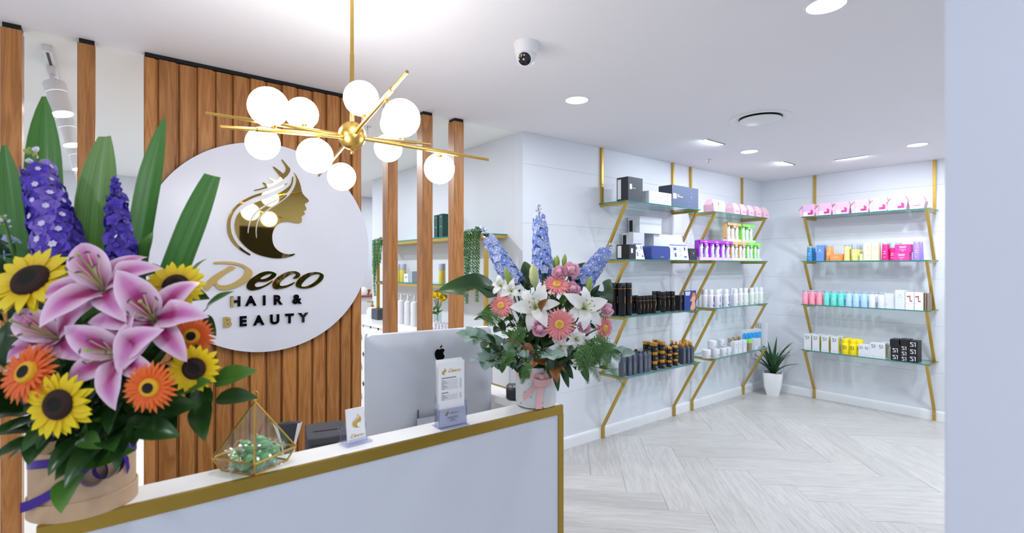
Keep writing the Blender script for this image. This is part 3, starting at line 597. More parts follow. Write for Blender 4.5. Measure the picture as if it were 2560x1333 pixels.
for c0 in (-.13, .39): MB().grid(lambda a, c: scan(1.10)(a, c0 + .24 * c), 10, 6).build('shell', 'plastic_white', sc_)
ce = tag(empty('card_terminal', (1.292, 1.615, CZ + .0005), R(-38)), 'rounded black card terminal on the counter wing behind the pot', 'card terminal')
MB().cbox(-.033, .033, -.05, .05, 0, .05, .014).build('housing', 'plastic_dark', ce); MB().box(-.024, .024, .008, .04, .0498, .051).build('screen', 'black_gloss', ce, smooth=False)
for i in range(9): MB().box(-.005, .005, -.004, .004, 0, .002).build('key', 'plastic_grey', ce, TR((i % 3 - 1) * .016, -.036 + (i // 3) * .013, .0499), smooth=False)

# geometric glass terrarium with wrapped candies
tm = tag(empty('glass_terrarium', (.3075, 1.50, CZ + .0005), R(32.3)), 'brass-framed glass pyramid terrarium filled with green candies', 'terrarium')
hw, hb, zm, za = .071, .056, .036, .171
mid = [Vector((s1 * hw, s2 * hw, zm)) for s1, s2 in ((-1, -1), (1, -1), (1, 1), (-1, 1))]; bot = [Vector((s1 * hb, s2 * hb, .002)) for s1, s2 in ((-1, -1), (1, -1), (1, 1), (-1, 1))]; apex = Vector((0, 0, za))
Mt = None
for i in range(4):
    j = (i + 1) % 4
    MB().add([mid[i], mid[j], apex], [(0, 1, 2)], M=Mt).build('pane', 'clear_glass', tm, smooth=False); MB().add([bot[i], bot[j], mid[j], mid[i]], [(0, 1, 2, 3)], M=Mt).build('pane', 'clear_glass', tm, smooth=False)
    for a, b2 in ((mid[i], mid[j]), (mid[i], apex), (bot[i], bot[j]), (bot[i], mid[i])): MB().tube([a, b2], .0026, 6, M=Mt).build('brass_edge', 'brushed_brass', tm)
MB().add(bot, [(3, 2, 1, 0)], M=Mt).build('pane', 'clear_glass', tm, smooth=False)
MB().tube([(0, .011 * math.cos(a), za + .016 + .013 * math.sin(a)) for a in [2 * math.pi * k / 16 - 1.2 for k in range(16)]], .0013, 6).tube([(0, 0, za - .004), (0, 0, za + .005)], .0035, 8).build('ring', 'brushed_brass', tm)
cm = MB().lathe([(0, -.009), (.010, -.008), (.0145, 0), (.010, .008), (0, .009)], 14).mesh('candy_drop', 'candy_green'); cm2 = MB().lathe([(0, .0002), (.005, .0), (.003, .0025), (0, .003)], 10, M=TR(0, 0, .009)).mesh('candy_centre', ['candy_red'])
def wrap(a, c): x, y = (a - .5) * .058, (c - .5) * .040; return (x, y, .012 * math.cos(y * 90) - .012 + .0035 * math.sin(x * 420) * (abs(a - .5) * 2) + .010)
wm = MB().grid(wrap, 10, 6).mesh('wrapper', 'cellophane', True, 20)
k_ = 0
for ring_, (rad, z0, nn) in enumerate(((.018, .013, 4), (.044, .016, 8), (.05, .036, 8), (.022, .040, 6), (.026, .056, 4))):
    for i in range(nn):
        a = 2 * math.pi * (i + .3 * ring_) / nn
        pt = tm.matrix_basis @ Vector((rad * math.cos(a), rad * math.sin(a), z0 + rnd.uniform(-.003, .004)))
        q = Quaternion((rnd.uniform(-1, 1), rnd.uniform(-1, 1), 0), rnd.uniform(0, .9)) @ Quaternion((0, 0, 1), rnd.uniform(0, 6))
        o = tag(empty('wrapped_candy', pt, quat=q), 'green sweet in a clear twist wrapper inside the glass terrarium', 'candy', 'green candies in the terrarium'); k_ += 1
        link('candy_drop', cm, o); link('wrapper', wm, o)
        if k_ % 4 == 0: link('candy_centre', cm2, o)

# ------------------------------------------------------------------ shelf units
SHZ = [2.100, 1.598, 1.108, .592]; SD = .295
def bar2d(path, w, x0, x1, M=None):
    L_, R_ = [], []
    for i, p in enumerate(path):
        p = Vector(p); d0 = (p - Vector(path[i - 1])).normalized() if i else None; d1 = (Vector(path[i + 1]) - p).normalized() if i < len(path) - 1 else None
        d0 = d0 or d1; d1 = d1 or d0; nrm = Vector((-d0.y, d0.x)); n2 = Vector((-d1.y, d1.x)); m = (nrm + n2).normalized(); k = min(w / max(.35, m.dot(nrm)), w * 2.2)
        L_.append(p + m * k); R_.append(p - m * k)
    mb = MB(); n = len(path)
    vs = [(x, p.x, p.y) for x in (x0, x1) for p in L_ + R_]; fs = []; o = 2 * n
    for i in range(n - 1):
        fs += [(i, i + 1, n + i + 1, n + i), (o + i, o + n + i, o + n + i + 1, o + i + 1), (i, o + i, o + i + 1, i + 1), (n + i, n + i + 1, o + n + i + 1, o + n + i)]
    fs += [(0, n, o + n, o), (n - 1, o + n - 1, o + 2 * n - 1, 2 * n - 1)]
    return mb.add(vs, fs)
UNIT = {}
def unit(key, loc, rz, W, label):
    t = tag(empty('shelf_unit', loc, rz), label, 'shelf unit', 'gold zigzag shelf units'); UNIT[key] = (t, W)
    path = [(-.011, CEIL - .001)]
    for z in SHZ: path += [(-.011, z - .021), (-SD + .011, z - .021)]
    path += [(-.011, .112), (-.011, .001)]
    path[-2] = (-.027, .108); path[-1] = (-.027, .001)      # stands clear of the skirting at the foot
    for x in (0, W):
        br = bar2d(path, .0105, x - .0125, x + .0125).build('bracket', 'brass_paint', t, smooth=False)
        for z in (2.45, 2.27, .07): MB().lathe([(.005, 0), (.005, .003), (0, .0035)], 10, M=TR(x, -.0225 if z > 1 else -.0385, z) @ RT(R(90), 'X')).build('screw', 'chrome', br)
    for z in SHZ:
        MB().box(-.03, W + .03, -SD - .008, -.004, z - .0098, z, fm=[0, 0, 1, 1, 1, 1]).build('glass_shelf', ['shelf_glass', 'glass_edge'], t, smooth=False)
unit('L1', (3.46, VB, 0), 0, 1.085, 'gold zigzag shelf unit with glass shelves nearest the bouquet'); unit('L2', (4.87, VB, 0), 0, 1.09, 'gold zigzag shelf unit with glass shelves beside the room corner'); unit('R', (U1, 2.455, 0), R(-90), 1.10, 'gold zigzag shelf unit with glass shelves on the right wall')
UN = dict(L1='black-box unit', L2='corner unit', R='right-hand unit'); SN = ['top shelf', 'second shelf', 'third shelf', 'bottom shelf']
def s_of(key, px, y):
    if key == 'R': return 2.455 - onu(px, 600, U1 + y).y
    return onv(px, 600, VB + y).x - UNIT[key][0].location.x
def inst(name, parts, key, sh, px, y, label, cat, group=None, dz=0.0, rz=0.0, s=None):
    t = UNIT[key][0]; s = s_of(key, px, y) if s is None else s; a = t.rotation_euler.z
    p = Vector((s, y, 0)); p = RT(a, 'Z') @ p + t.location; p.z = SHZ[sh] + .0004 + dz
    o = tag(empty(name, p, a + rz), label, cat, group)
    for n_, me, *mw in parts: link(n_, me, o, mw[0] if mw else None)
    return o
def row(name, parts, key, sh, pxs, y, desc, cat, group, dz=0.0, where=None, rz=0):
    wh = where or f'on {SN[sh]}, {UN[key]}'
    for i, px in enumerate(pxs):
        yy = y
        if isinstance(px, tuple): px, yy = px
        lab = f'{desc} {wh}' if len(pxs) == 1 else f'{ORD[i]} {desc} from left {wh}'
        inst(name, parts, key, sh, px, yy, lab, cat, group, dz, rz)
def lines(rects, y):
    m = MB()
    for x, z, w_, h_ in rects: m.box(x - w_ / 2, x + w_ / 2, y - .0004, y, z - h_ / 2, z + h_ / 2)
    return m
def bottle(body, cap, r, h, ch_, capr=None, taper=1.0, shoulder=.1, lab=None, labz=.5, flat=1.0, ink=None):
    capr = capr or r; hb = h - ch_; rt = r * taper
    pr = [(0, 0), (r * .96, 0), (r, .004), (rt, hb * (1 - shoulder)), (rt * .93, hb * (1 - shoulder * .4)), (min(capr * .9, rt), hb), (0, hb)]
    out = [('body', MB().lathe(pr, 20, sy=flat).mesh('body', body)), ('cap', MB().lathe([(capr * .9, hb - .001), (capr, hb + .001), (capr, h - .003), (capr * .94, h), (0, h)], 20, sy=flat).mesh('cap', cap))]
    if lab: out.append(('label', MB().grid(lambda a, c: ((r * (1 + (taper - 1) * (labz + (a - .5) * .4)) + .0006) * math.sin((c - .5) * 1.6), -(r * (1 + (taper - 1) * (labz + (a - .5) * .4)) + .0006) * flat * math.cos((c - .5) * 1.6), hb * (labz + (a - .5) * .34)), 2, 8).mesh('label', lab)))
    if ink: rr_ = r * (1 + (taper - 1) * .5) * flat; out.append(('print', lines([(0, hb * .55, r * .5, .006), (0, hb * .42, r * .9, .003), (0, hb * .2, r * .7, .0025)], -rr_ - .0007).mesh('print', ink, False)))
    return out
def carton(m, w_, d, h, ink=None, rects=(), side=None):
    mm = [m] if side is None else [m, side]
    out = [('carton', MB().box(-w_ / 2, w_ / 2, -d / 2, d / 2, 0, h, fm=None if side is None else [0, 0, 0, 1, 0, 1]).mesh('carton', mm, False))]
    if ink: out.append(('print', lines(rects, -d / 2 - .0003).mesh('print', ink, False)))
    return out
for n_, h_, r_ in (('box_slate', '#3b424f', .5), ('box_slate_blue', '#56627f', .45), ('box_charcoal', '#33343c', .5), ('box_white', '#DCDFE6', .5), ('pouch_blue', '#3E4F9A', .75), ('bottle_black', '#101014', .2), ('bottle_smoke', '#4b5262', .15), ('jar_black', '#1d1a1a', .25), ('poster_blue', '#2A3A86', .5), ('poster_skin', '#D99C7C', .5), ('poster_hair', '#C77A3C', .5),
    ('pink_pouch', '#EBB9CE', .5), ('pink_pale', '#EEC3D2', .55), ('lilac_card', '#E2B8EC', .4), ('magenta', '#D0418F', .45), ('lime_pale', '#DDEBAF', .5), ('pack_purple', '#B03FE0', .4), ('pack_purple_pale', '#DCC3EF', .45), ('pack_tan', '#D9B078', .45), ('pack_tan_pale', '#EBDCC8', .5), ('pack_lime', '#8CEB5A', .45), ('pack_lime_pale', '#CFF5C0', .5), ('bottle_white', '#E0E2E9', .3), ('ink_purple', '#8B3FC4', .5), ('ink_lime', '#6FDE3E', .5), ('ink_tan', '#BFA27E', .5), ('splash_blue', '#22A6EE', .35), ('serum_grey', '#B9BED0', .15),
    ('bot_blue', '#3F8FC8', .35), ('bot_periwinkle', '#6E9BDA', .45), ('bot_orange', '#FFA05A', .4), ('bot_yellow', '#F0E28E', .4), ('box_lemon', '#F0F2C4', .5), ('bot_pink', '#EA2C86', .35), ('box_pink', '#E93F97', .45), ('bot_violet', '#A488EA', .35), ('cap_grey', '#A9B2C2', .35), ('bot_rose', '#FF9CB4', .4), ('bot_teal', '#6FDDD2', .4), ('bot_sky', '#B4D6F8', .4), ('bot_pearl', '#E2E4EE', .35), ('yellow_pack', '#F2DC1A', .4), ('side_yellow', '#DCD21E', .4), ('side_olive', '#B9BE4A', .45), ('green_box', '#1f4f47', .4), ('bot_mustard', '#E0CD5C', .4), ('side_bronze', '#9a8674', .4), ('print_red', '#A0564C', .5)): mat(n_, h_, r_, var=.02)
# --- L1, top shelf (boxes sized from their front faces)
def span(key, p0, p1, y): a, b = s_of(key, p0, y), s_of(key, p1, y); return (a + b) / 2, b - a
def fbox(name, key, sh, p0, p1, yf, d, h, label, m, side=None, ink=None, rects=(), dz=0.0, group='boxes of styling tools', sleeve=None, lid=False):
    s_, w_ = span(key, p0, p1, yf); w_ -= .004
    parts = carton(m, w_, d, h, ink, [(x * w_, z * h, a * w_, b * h) for x, z, a, b in rects], side)
    if sleeve: parts.append(('sleeve', MB().box(-w_ / 2 - .0012, -w_ / 2 - .0002, d * .12, d * .42, h * .1, h * .92).mesh('sleeve', sleeve, False)))
    if lid: parts.append(('lid', MB().box(-w_ / 2 - .002, w_ / 2 + .002, -d / 2 - .002, d / 2 + .002, h * .8, h + .002).mesh('lid', m, False)))
    inst(name, parts, key, sh, 0, yf + d / 2, label, 'box', group, dz=dz, s=s_)
STAR = [(.22, .55, .018, .03), (.25, .48, .01, .02), (.18, .3, .01, .02), (.14, .14, .01, .02), (.23, .72, .01, .02), (.31, .6, .008, .014)]
fbox('styler_box', 'L1', 0, 1570, 1607, -.28, .125, .21, 'tall charcoal gift box with a white square on top shelf of black-box unit', 'box_slate', 'box_charcoal', 'ink_white', [(-.32, .6, .16, .22), (-.1, .55, .2, .02), (.35, .5, .02, .02)], sleeve='paper_white')
fbox('styler_box', 'L1', 0, 1622, 1679, -.28, .08, .115, 'long low white gift box on top shelf between two dark boxes', 'box_white', None, 'ink_grey', [(.05, .5, .12, .03)])
fbox('styler_box', 'L1', 0, 1680, 1746, -.275, .15, .205, 'wide slate blue starry gift box at the right end of top shelf', 'box_slate_blue', 'box_slate', 'ink_white', [(-.40, .5, .12, .24), (-.27, .56, .06, .04), (-.2, .49, .2, .03)] + STAR)
# --- L1, second shelf
fbox('styler_box', 'L1', 1, 1573, 1590, -.28, .14, .128, 'small dark brown-black box at the left of second shelf', 'box_charcoal', 'black_paper', 'ink_white', [(-.1, .58, .3, .32)], sleeve='paper_white')
def tool_card(w_, h): return carton('paper_white', w_, .003, h, 'ink_blue', [(x * w_, z * h, a * w_, b * h) for x, z, a, b in ((0, .95, .94, .06), (-.2, .7, .16, .18), (.33, .72, .09, .22), (.08, .7, .14, .03), (-.2, .32, .1, .26), (.33, .2, .16, .1), (.08, .32, .12, .03), (.08, .55, .1, .03))])
s_, w_ = span('L1', 1588, 1613, -.262)
inst('price_card', [(n_, me, RT(R(-14), 'X')) for n_, me in tool_card(w_ * .9, .148)] + [('back_leg', MB().box(-.05, .05, .0, .002, 0, .135).mesh('back_leg', 'paper_white', False), TR(0, .078, 0) @ RT(R(15), 'X'))], 'L1', 1, 0, -.262, 'folded white tool price card between dark box and blue pouch', 'card', 'standing tool price cards', s=s_)
s_, w_ = span('L1', 1676, 1722, -.235)
inst('price_card', [(n_, me, RT(R(-8), 'X')) for n_, me in tool_card(w_, .152)], 'L1', 1, 0, -.235, 'wide white tool price card right of the blue pouch', 'card', 'standing tool price cards', s=s_)
s_, w_ = span('L1', 1627, 1676, -.27)
pb = MB(); rr_ = rrect(-w_ / 2, w_ / 2, 0, .125, .032, 5); n = len(rr_)
pb.add([(x * k, y, .0625 + (z - .0625) * k) for y, k in ((-.05, .94), (-.04, 1), (.055, 1), (.065, .94)) for x, z in rr_], [tuple(range(n))] + [(k * n + i, k * n + n + i, k * n + n + (i + 1) % n, k * n + (i + 1) % n) for k in range(3) for i in range(n)] + [tuple(range(4 * n - 1, 3 * n - 1, -1))])
inst('heat_pouch', [('shell', pb.mesh('shell', 'pouch_blue')), ('badge', lines([(-.002, .025, .012, .008), (.016, .025, .012, .008), (.034, .025, .012, .008)], -.0505).mesh('badge', 'gold_ink', False)), ('zip', MB().box(-w_ * .35, w_ * .35, .006, .010, .1245, .1265).mesh('zip', 'plastic_dark', False))], 'L1', 1, 0, -.225, 'rounded royal blue fabric case with copper badge on second shelf', 'case', s=s_)
fbox('styler_box', 'L1', 1, 1724, 1742, -.24, .08, .115, 'small black starry box at the right end of second shelf', 'box_charcoal', None, 'ink_white', [(-.2, .7, .05, .04), (.05, .6, .1, .09), (0, .4, .04, .04), (.2, .8, .04, .04)])
GW = 'white boxes stacked behind the blue case'
fbox('styler_box', 'L1', 1, 1583, 1611, -.155, .13, .246, 'upright white box at back left of second shelf', 'box_white', None, group=GW, sleeve='black_paper')
fbox('styler_box', 'L1', 1, 1634, 1710, -.135, .115, .246, 'wide white box behind the blue case on second shelf', 'box_white', None, group=GW)
fbox('styler_box', 'L1', 1, 1599, 1654, -.155, .13, .15, 'lidded white box topping the white box stack on second shelf', 'box_white', None, dz=.2465, group=GW, lid=True, sleeve='black_paper')
# --- L1, third shelf
tall = bottle('bottle_black', 'bottle_black', .033, .285, .05, shoulder=.02) + [('gold_band', MB().lathe([(.0336, .234), (.0336, .238)], 20).mesh('gold_band', 'gold_foil')), ('print', lines([(0, .14, .004, .06)], -.0336).mesh('print', 'gold_ink', False))]
row('hairspray_can', tall, 'L1', 2, [(1536, -.17), (1555, -.24), (1570, -.235)], 0, 'tall black hairspray can with gold band', 'hairspray', 'tall black cans')
short = bottle('bottle_black', 'bottle_black', .0215, .165, .045, shoulder=.02) + [('gold_band', MB().lathe([(.022, .119), (.022, .122)], 20).mesh('gold_band', 'gold_foil')), ('print', lines([(0, .07, .003, .04)], -.0222).mesh('print', 'gold_ink', False))]
row('styling_bottle', short, 'L1', 2, [(1581, -.15), (1590, -.15), (1598, -.24), (1607, -.24), (1616, -.24), (1624, -.235), (1634, -.245)], 0, 'short black bottle with gold band', 'bottle', 'short black bottles')
med = bottle('bottle_black', 'bottle_black', .0225, .19, .05, shoulder=.02) + [('gold_band', MB().lathe([(.023, .139), (.023, .142)], 20).mesh('gold_band', 'gold_foil')), ('print', lines([(0, .08, .003, .05)], -.0232).mesh('print', 'gold_ink', False))]
row('styling_bottle', med, 'L1', 2, [(1636, -.11), (1646, -.12), (1658, -.24), (1669, -.20), (1681, -.225)], 0, 'medium black bottle with gold band', 'bottle', 'medium black bottles')
row('hair_carton', carton('box_charcoal', .05, .09, .145, 'gold_ink', [(0, .095, .006, .02)], side='black_paper'), 'L1', 2, [1694, 1703, 1712], -.2, 'slim charcoal carton', 'box', 'slim charcoal cartons')
inst('poster_card', [('card', MB().box(-.1, .1, -.004, .004, 0, .19).mesh('card', 'poster_blue', False)), ('heading', lines([(-.045, .178, .085, .006), (-.043, .168, .088, .006), (-.045, .158, .075, .006), (-.047, .148, .07, .006)], -.0042).mesh('heading', 'ink_white', False)),
    ('figure', shape_mesh([[(.045,.0),(.05,.05),(.04,.075),(.052,.10),(.046,.125),(.03,.13),(.012,.12),(0,.10),(-.012,.08),(-.006,.075),(.008,.085),(.012,.06),(.0,.04),(-.012,0)]], .0006, 'figure'), TR(.01, -.0045, .001) @ UPRIGHT @ SCL(1.6, 1.08, 1)), ('hair', shape_mesh([[(.015,.115),(.012,.14),(.024,.158),(.04,.155),(.05,.135),(.052,.11),(.045,.12),(.036,.128),(.024,.126)]], .0006, 'hair'), TR(.01, -.0047, .001) @ UPRIGHT @ SCL(1.6, 1.08, 1))], 'L1', 2, 1725, -.262, 'blue promotional card with a standing figure on third shelf', 'card')
bpy.data.meshes['figure'].materials.append(M_('poster_skin')); bpy.data.meshes['hair'].materials.append(M_('poster_hair'))
# --- L1, bottom shelf
def prism_bottle(m, capm, w_, h, hs, capr, caph):
    b0, b1 = w_ / 2, capr * 1.05
    vs = [(sx * k, sy * k, z) for z, k in ((0, b0 * .97), (.004, b0), (hs, b0), (hs + .022, b1), (h, b1)) for sx, sy in ((-1, -1), (1, -1), (1, 1), (-1, 1))]
    fs = [(3, 2, 1, 0)] + [(k * 4 + i, k * 4 + (i + 1) % 4, k * 4 + 4 + (i + 1) % 4, k * 4 + 4 + i) for k in range(4) for i in range(4)] + [(16, 17, 18, 19)]
    return [('body', MB().add(vs, fs).mesh('body', m, False)), ('cap', MB().lathe([(capr, h - .001), (capr, h + caph - .002), (capr * .9, h + caph), (0, h + caph)], 16).mesh('cap', capm)), ('print', lines([(0, hs * .5, w_ * .1, hs * .5)], -b0 - .0003).mesh('print', 'ink_grey', False))]
row('treatment_bottle', prism_bottle('bottle_smoke', 'black_gloss', .046, .185, .155, .014, .012), 'L1', 3, [(1556, -.25), (1571, -.26), (1590, -.18), (1583, -.265), (1598, -.265), (1610, -.26), (1619, -.255)], 0, 'smoky grey square-shouldered bottle', 'bottle', 'smoky grey bottles')
def jar(m, lidm, r, h, lh): return [('pot', MB().lathe([(0, 0), (r * .93, 0), (r * .97, .003), (r * .97, h - lh), (0, h - lh)], 24).mesh('pot', m)), ('lid', MB().lathe([(r, h - lh), (r, h - .002), (r * .95, h), (0, h)], 24).mesh('lid', lidm)), ('print', lines([(0, (h - lh) * .55, r * .9, .004), (0, (h - lh) * .38, r * .7, .003)], -r * .98).mesh('print', 'ink_grey', False))]
bigj, smj = jar('jar_black', 'gold_foil', .034, .082, .026), jar('jar_black', 'gold_foil', .0275, .062, .02)
for j, (px, y) in enumerate(((1634, -.245), (1653, -.245), (1616, -.15), (1640, -.15))):
    for k in range(3): inst('mask_jar', bigj, 'L1', 3, px, y, f'{["bottom", "middle", "top"][k]} jar of the {ORD[j]} stack of large black gold-lidded jars, bottom shelf', 'jar', 'large black jars with gold lids', dz=k * .0825)
for j, (px, y) in enumerate(((1672, -.25), (1688, -.25), (1668, -.18))):
    for k in range(3): inst('mask_jar', smj, 'L1', 3, px, y, f'{["bottom", "middle", "top"][k]} jar of the {ORD[j]} stack of small black gold-lidded jars, bottom shelf', 'jar', 'small black jars with gold lids', dz=k * .0625)
gc = prism_bottle('bottle_smoke', 'gold_foil', .042, .165, .145, .013, .034)
for i, (px, y) in enumerate([(1707, -.26), (1718, -.26), (1727, -.26), (1700, -.20), (1711, -.20), (1722, -.20), (1690, -.13), (1702, -.13), (1714, -.13), (1680, -.08)]): inst('oil_bottle', gc, 'L1', 3, px, y, f'{ORD[i]} smoky bottle with copper cap, counted front left to back, bottom shelf', 'bottle', 'smoky bottles with copper caps')
# --- L2
def gable(m, w_, d, h, skew=.0):
    vs = [(-w_ / 2, -d / 2, 0), (w_ / 2, -d / 2, 0), (w_ / 2, d / 2, 0), (-w_ / 2, d / 2, 0), (-w_ / 2 - .012, -d / 2 + .004, h * .55), (w_ / 2 + .012, -d / 2 + .004, h * .55), (w_ / 2 + .012, d / 2 - .004, h * .55), (-w_ / 2 - .012, d / 2 - .004, h * .55), (-w_ / 2 + .012, -d * .22, h), (w_ / 2 - .012, -d * .22, h), (w_ / 2 - .012, d * .22, h), (-w_ / 2 + .012, d * .22, h)]
    fs = [(3, 2, 1, 0), (8, 9, 10, 11)] + [(k * 4 + i, k * 4 + (i + 1) % 4, k * 4 + 4 + (i + 1) % 4, k * 4 + 4 + i) for k in range(2) for i in range(4)]
    return ('pouch', MB().add(vs, fs).mesh('pouch', m, False))
def tilt(z0): return TR(0, 0, z0)
pk = [gable('pink_pale', .106, .11, .125), ('print', lines([(0, .035, .06, .004)], -.0565).mesh('print', 'magenta', False))]
pg = [gable('pink_pouch', .21, .12, .13), ('label_card', MB().box(-.02, .09, -.0635, -.061, .004, .118).mesh('label_card', 'lime_pale', False)), ('print', lines([(.035, .04, .09, .05), (.035, .085, .05, .006)], -.064).mesh('print', 'paper_white', False)), ('cord', MB().tube([(-.112, -.04, .06), (-.118, -.045, .075), (-.108, -.04, .09)], .0022, 6).mesh('cord', 'black_matte'))]
inst('gift_pouch', pg, 'L2', 0, 1786, -.23, 'pink gift box with a pale green label on top shelf of corner unit', 'gift box', 'pink gift boxes, corner unit')
row('gift_pouch', pk, 'L2', 0, [1831, 1848, 1867, 1886, 1905], -.225, 'plain pink gift box', 'gift box', 'pink gift boxes, corner unit')
def pack(c, cp, ink, w_=.15, nb=2):
    bt = MB(); 
    parts = [('back_board', MB().box(-w_ / 2, w_ / 2, .02, .03, .03, .20).box(-w_ / 2, -w_ / 2 + .012, -.02, .02, .04, .2).mesh('back_board', c, False)), ('tray', MB().box(-w_ / 2, w_ / 2, -.03, .03, 0, .03).mesh('tray', cp, False)), ('header', MB().add([(-w_ / 2, -.031, .205), (-w_ / 2, -.031, .175), (-.03, -.031, .175), (-.02, -.031, .15), (.03, -.031, .15), (.04, -.031, .175), (w_ / 2, -.031, .175), (w_ / 2, -.031, .205), (-w_ / 2, .03, .205), (w_ / 2, .03, .205)], [(0, 1, 2, 3, 4, 5, 6, 7), (0, 7, 9, 8)]).mesh('header', c, False)), ('heading', lines([(0, .19, .045, .006), (.005, .165, .025, .006)], -.0313).mesh('heading', 'ink_white', False))]
    bb = MB().lathe([(0, 0), (.021, 0), (.023, .003), (.023, .105), (.018, .115), (.018, .117)], 16).lathe([(.019, .117), (.019, .14), (0, .141)], 16).mesh('bottle', 'bottle_white')
    pi = lines([(0, .06, .012, .05), (.0, .09, .02, .006)], -.0236).mesh('print', ink, False)
    for x in [w_ * ((i + .5) / nb - .5) * .9 for i in range(nb)]: parts.append(('bottle', bb, TR(x, -.004, .03))); parts.append(('print', pi, TR(x, -.004, .03)))
    return parts
pp, pt_, pg_ = pack('pack_purple', 'pack_purple_pale', 'ink_purple', .215), pack('pack_tan', 'pack_tan_pale', 'ink_tan', .165), pack('pack_lime', 'pack_lime_pale', 'ink_lime', .165); pt3, pg3 = pack('pack_tan', 'pack_tan_pale', 'ink_tan', .29, 3), pack('pack_lime', 'pack_lime_pale', 'ink_lime', .29, 3)
row('gift_pack', pp, 'L2', 1, [1758, 1786, 1812], -.24, 'purple two-bottle gift pack', 'gift pack', 'two-bottle gift packs')
row('gift_pack', pt_, 'L2', 1, [1834, 1853], -.235, 'tan two-bottle gift pack', 'gift pack', 'two-bottle gift packs')
row('gift_pack', pg_, 'L2', 1, [1872, 1890], -.23, 'lime green two-bottle gift pack', 'gift pack', 'two-bottle gift packs')
inst('gift_pack', pt3, 'L2', 1, 1830, -.215, 'upper tan gift pack stacked on the row below, corner unit', 'gift pack', 'two-bottle gift packs', dz=.2055)
inst('gift_pack', pg3, 'L2', 1, 1866, -.21, 'upper lime green gift pack stacked on the row below, corner unit', 'gift pack', 'two-bottle gift packs', dz=.2055)
def wbot(ink, foot): return bottle('bottle_white', 'bottle_white', .031, .185, .05, capr=.024, shoulder=.16) + [('print', lines([(.004, .085, .012, .06)], -.0316).mesh('print', ink, False)), ('foot_label', lines([(0, .018, .02, .02)], -.0317).mesh('foot_label', foot, False))]
row('shampoo_bottle', wbot('ink_purple', 'ink_purple'), 'L2', 2, [(1752, -.10), (1763, -.15), (1777, -.2), (1793, -.25), (1800, -.18), (1815, -.24)], 0, 'white bottle with purple print', 'bottle', 'white bottles with purple print')
row('shampoo_bottle', wbot('ink_tan', 'ink_tan'), 'L2', 2, [(1831, -.18), (1838, -.25), (1851, -.21)], 0, 'white bottle with tan print', 'bottle', 'white bottles with tan print')
row('shampoo_bottle', wbot('ink_lime', 'ink_lime'), 'L2', 2, [(1864, -.24), (1879, -.24), (1890, -.19), (1902, -.23)], 0, 'white bottle with green print', 'bottle', 'white bottles with green print')
wj, wjs = jar('bottle_white', 'bottle_white', .045, .085, .028), jar('bottle_white', 'bottle_white', .034, .075, .024)
row('cream_jar', wj, 'L2', 3, [(1766, -.22), (1788, -.25)], 0, 'large white cream jar', 'jar', 'white cream jars'); inst('cream_jar', wj, 'L2', 3, 1780, -.225, 'large white cream jar stacked on two others on bottom shelf', 'jar', 'white cream jars', dz=.0855)
row('cream_jar', wjs, 'L2', 3, [(1808, -.25), (1820, -.25), (1800, -.15)], 0, 'small white cream jar', 'jar', 'white cream jars'); inst('cream_jar', wjs, 'L2', 3, 1803, -.165, 'small white cream jar on top of another, bottom shelf of corner unit', 'jar', 'white cream jars', dz=.0755)
ser = bottle('serum_grey', 'champagne', .019, .155, .045, capr=.013, shoulder=.25) + [('label', MB().lathe([(.0196, .012), (.0196, .07)], 18).mesh('label', 'paper_white')), ('print', lines([(0, .05, .02, .005), (0, .035, .024, .003)], -.0199).mesh('print', 'ink_blue', False))]
row('serum_bottle', ser, 'L2', 3, [(1822, -.17), (1826, -.2), (1831, -.23), (1833, -.16), (1838, -.19), (1844, -.165), (1850, -.19)], 0, 'small serum bottle with champagne cap', 'bottle', 'serum bottles with champagne caps')
row('serum_carton', carton('box_white', .075, .05, .13, 'ink_blue', [(0, .1, .03, .003), (0, .085, .034, .003), (0, .06, .03, .003)]), 'L2', 3, [(1836, -.265), (1846, -.265), (1857, -.26)], 0, 'small white serum carton', 'box', 'small white serum cartons')
inst('hair_tube', [('tube', MB().box(-.03, .03, -.02, .02, 0, .085).mesh('tube', 'side_bronze', False)), ('band', MB().box(-.0305, .0305, -.0205, .0205, .085, .12).mesh('band', 'pack_lime', False))], 'L2', 3, 1872, -.26, 'small grey box with a bright green band on bottom shelf of corner unit', 'box')
inst('serum_carton', carton('box_white', .06, .05, .12, 'ink_blue', [(-.01, .07, .004, .06), (.01, .07, .004, .06)]), 'L2', 3, 1886, -.25, 'small white carton with blue stripes below the blue splashes', 'box', 'small white serum cartons')
spl = shape_mesh([[(-.036,-.02),(-.02,-.032),(.0,-.026),(.02,-.034),(.036,-.018),(.034,.012),(.02,.026),(.004,.02),(-.012,.03),(-.034,.016)]], .003, 'splash'); spl.materials.append(M_('splash_blue'))
row('splash_carton', carton('box_white', .07, .05, .21) + [('splash', spl, TR(0, -.027, .145) @ UPRIGHT @ SCL(1.25, 1.3, 1)), ('print', lines([(-.012, .19, .006, .04), (.012, .19, .006, .04)], -.0257).mesh('print', 'serum_grey', False))], 'L2', 3, [(1856, -.14), (1864, -.15), (1873, -.16), (1883, -.17), (1893, -.18)], 0, 'tall white carton with a bright blue splash', 'box', 'white cartons with blue splashes')
row('tall_carton', carton('box_white', .04, .06, .275, 'serum_grey', [(0, .14, .003, .2)]), 'L2', 3, [(1896, -.12), (1901, -.15), (1906, -.18), (1911, -.21)], 0, 'tall plain white carton', 'box', 'tall plain white cartons')
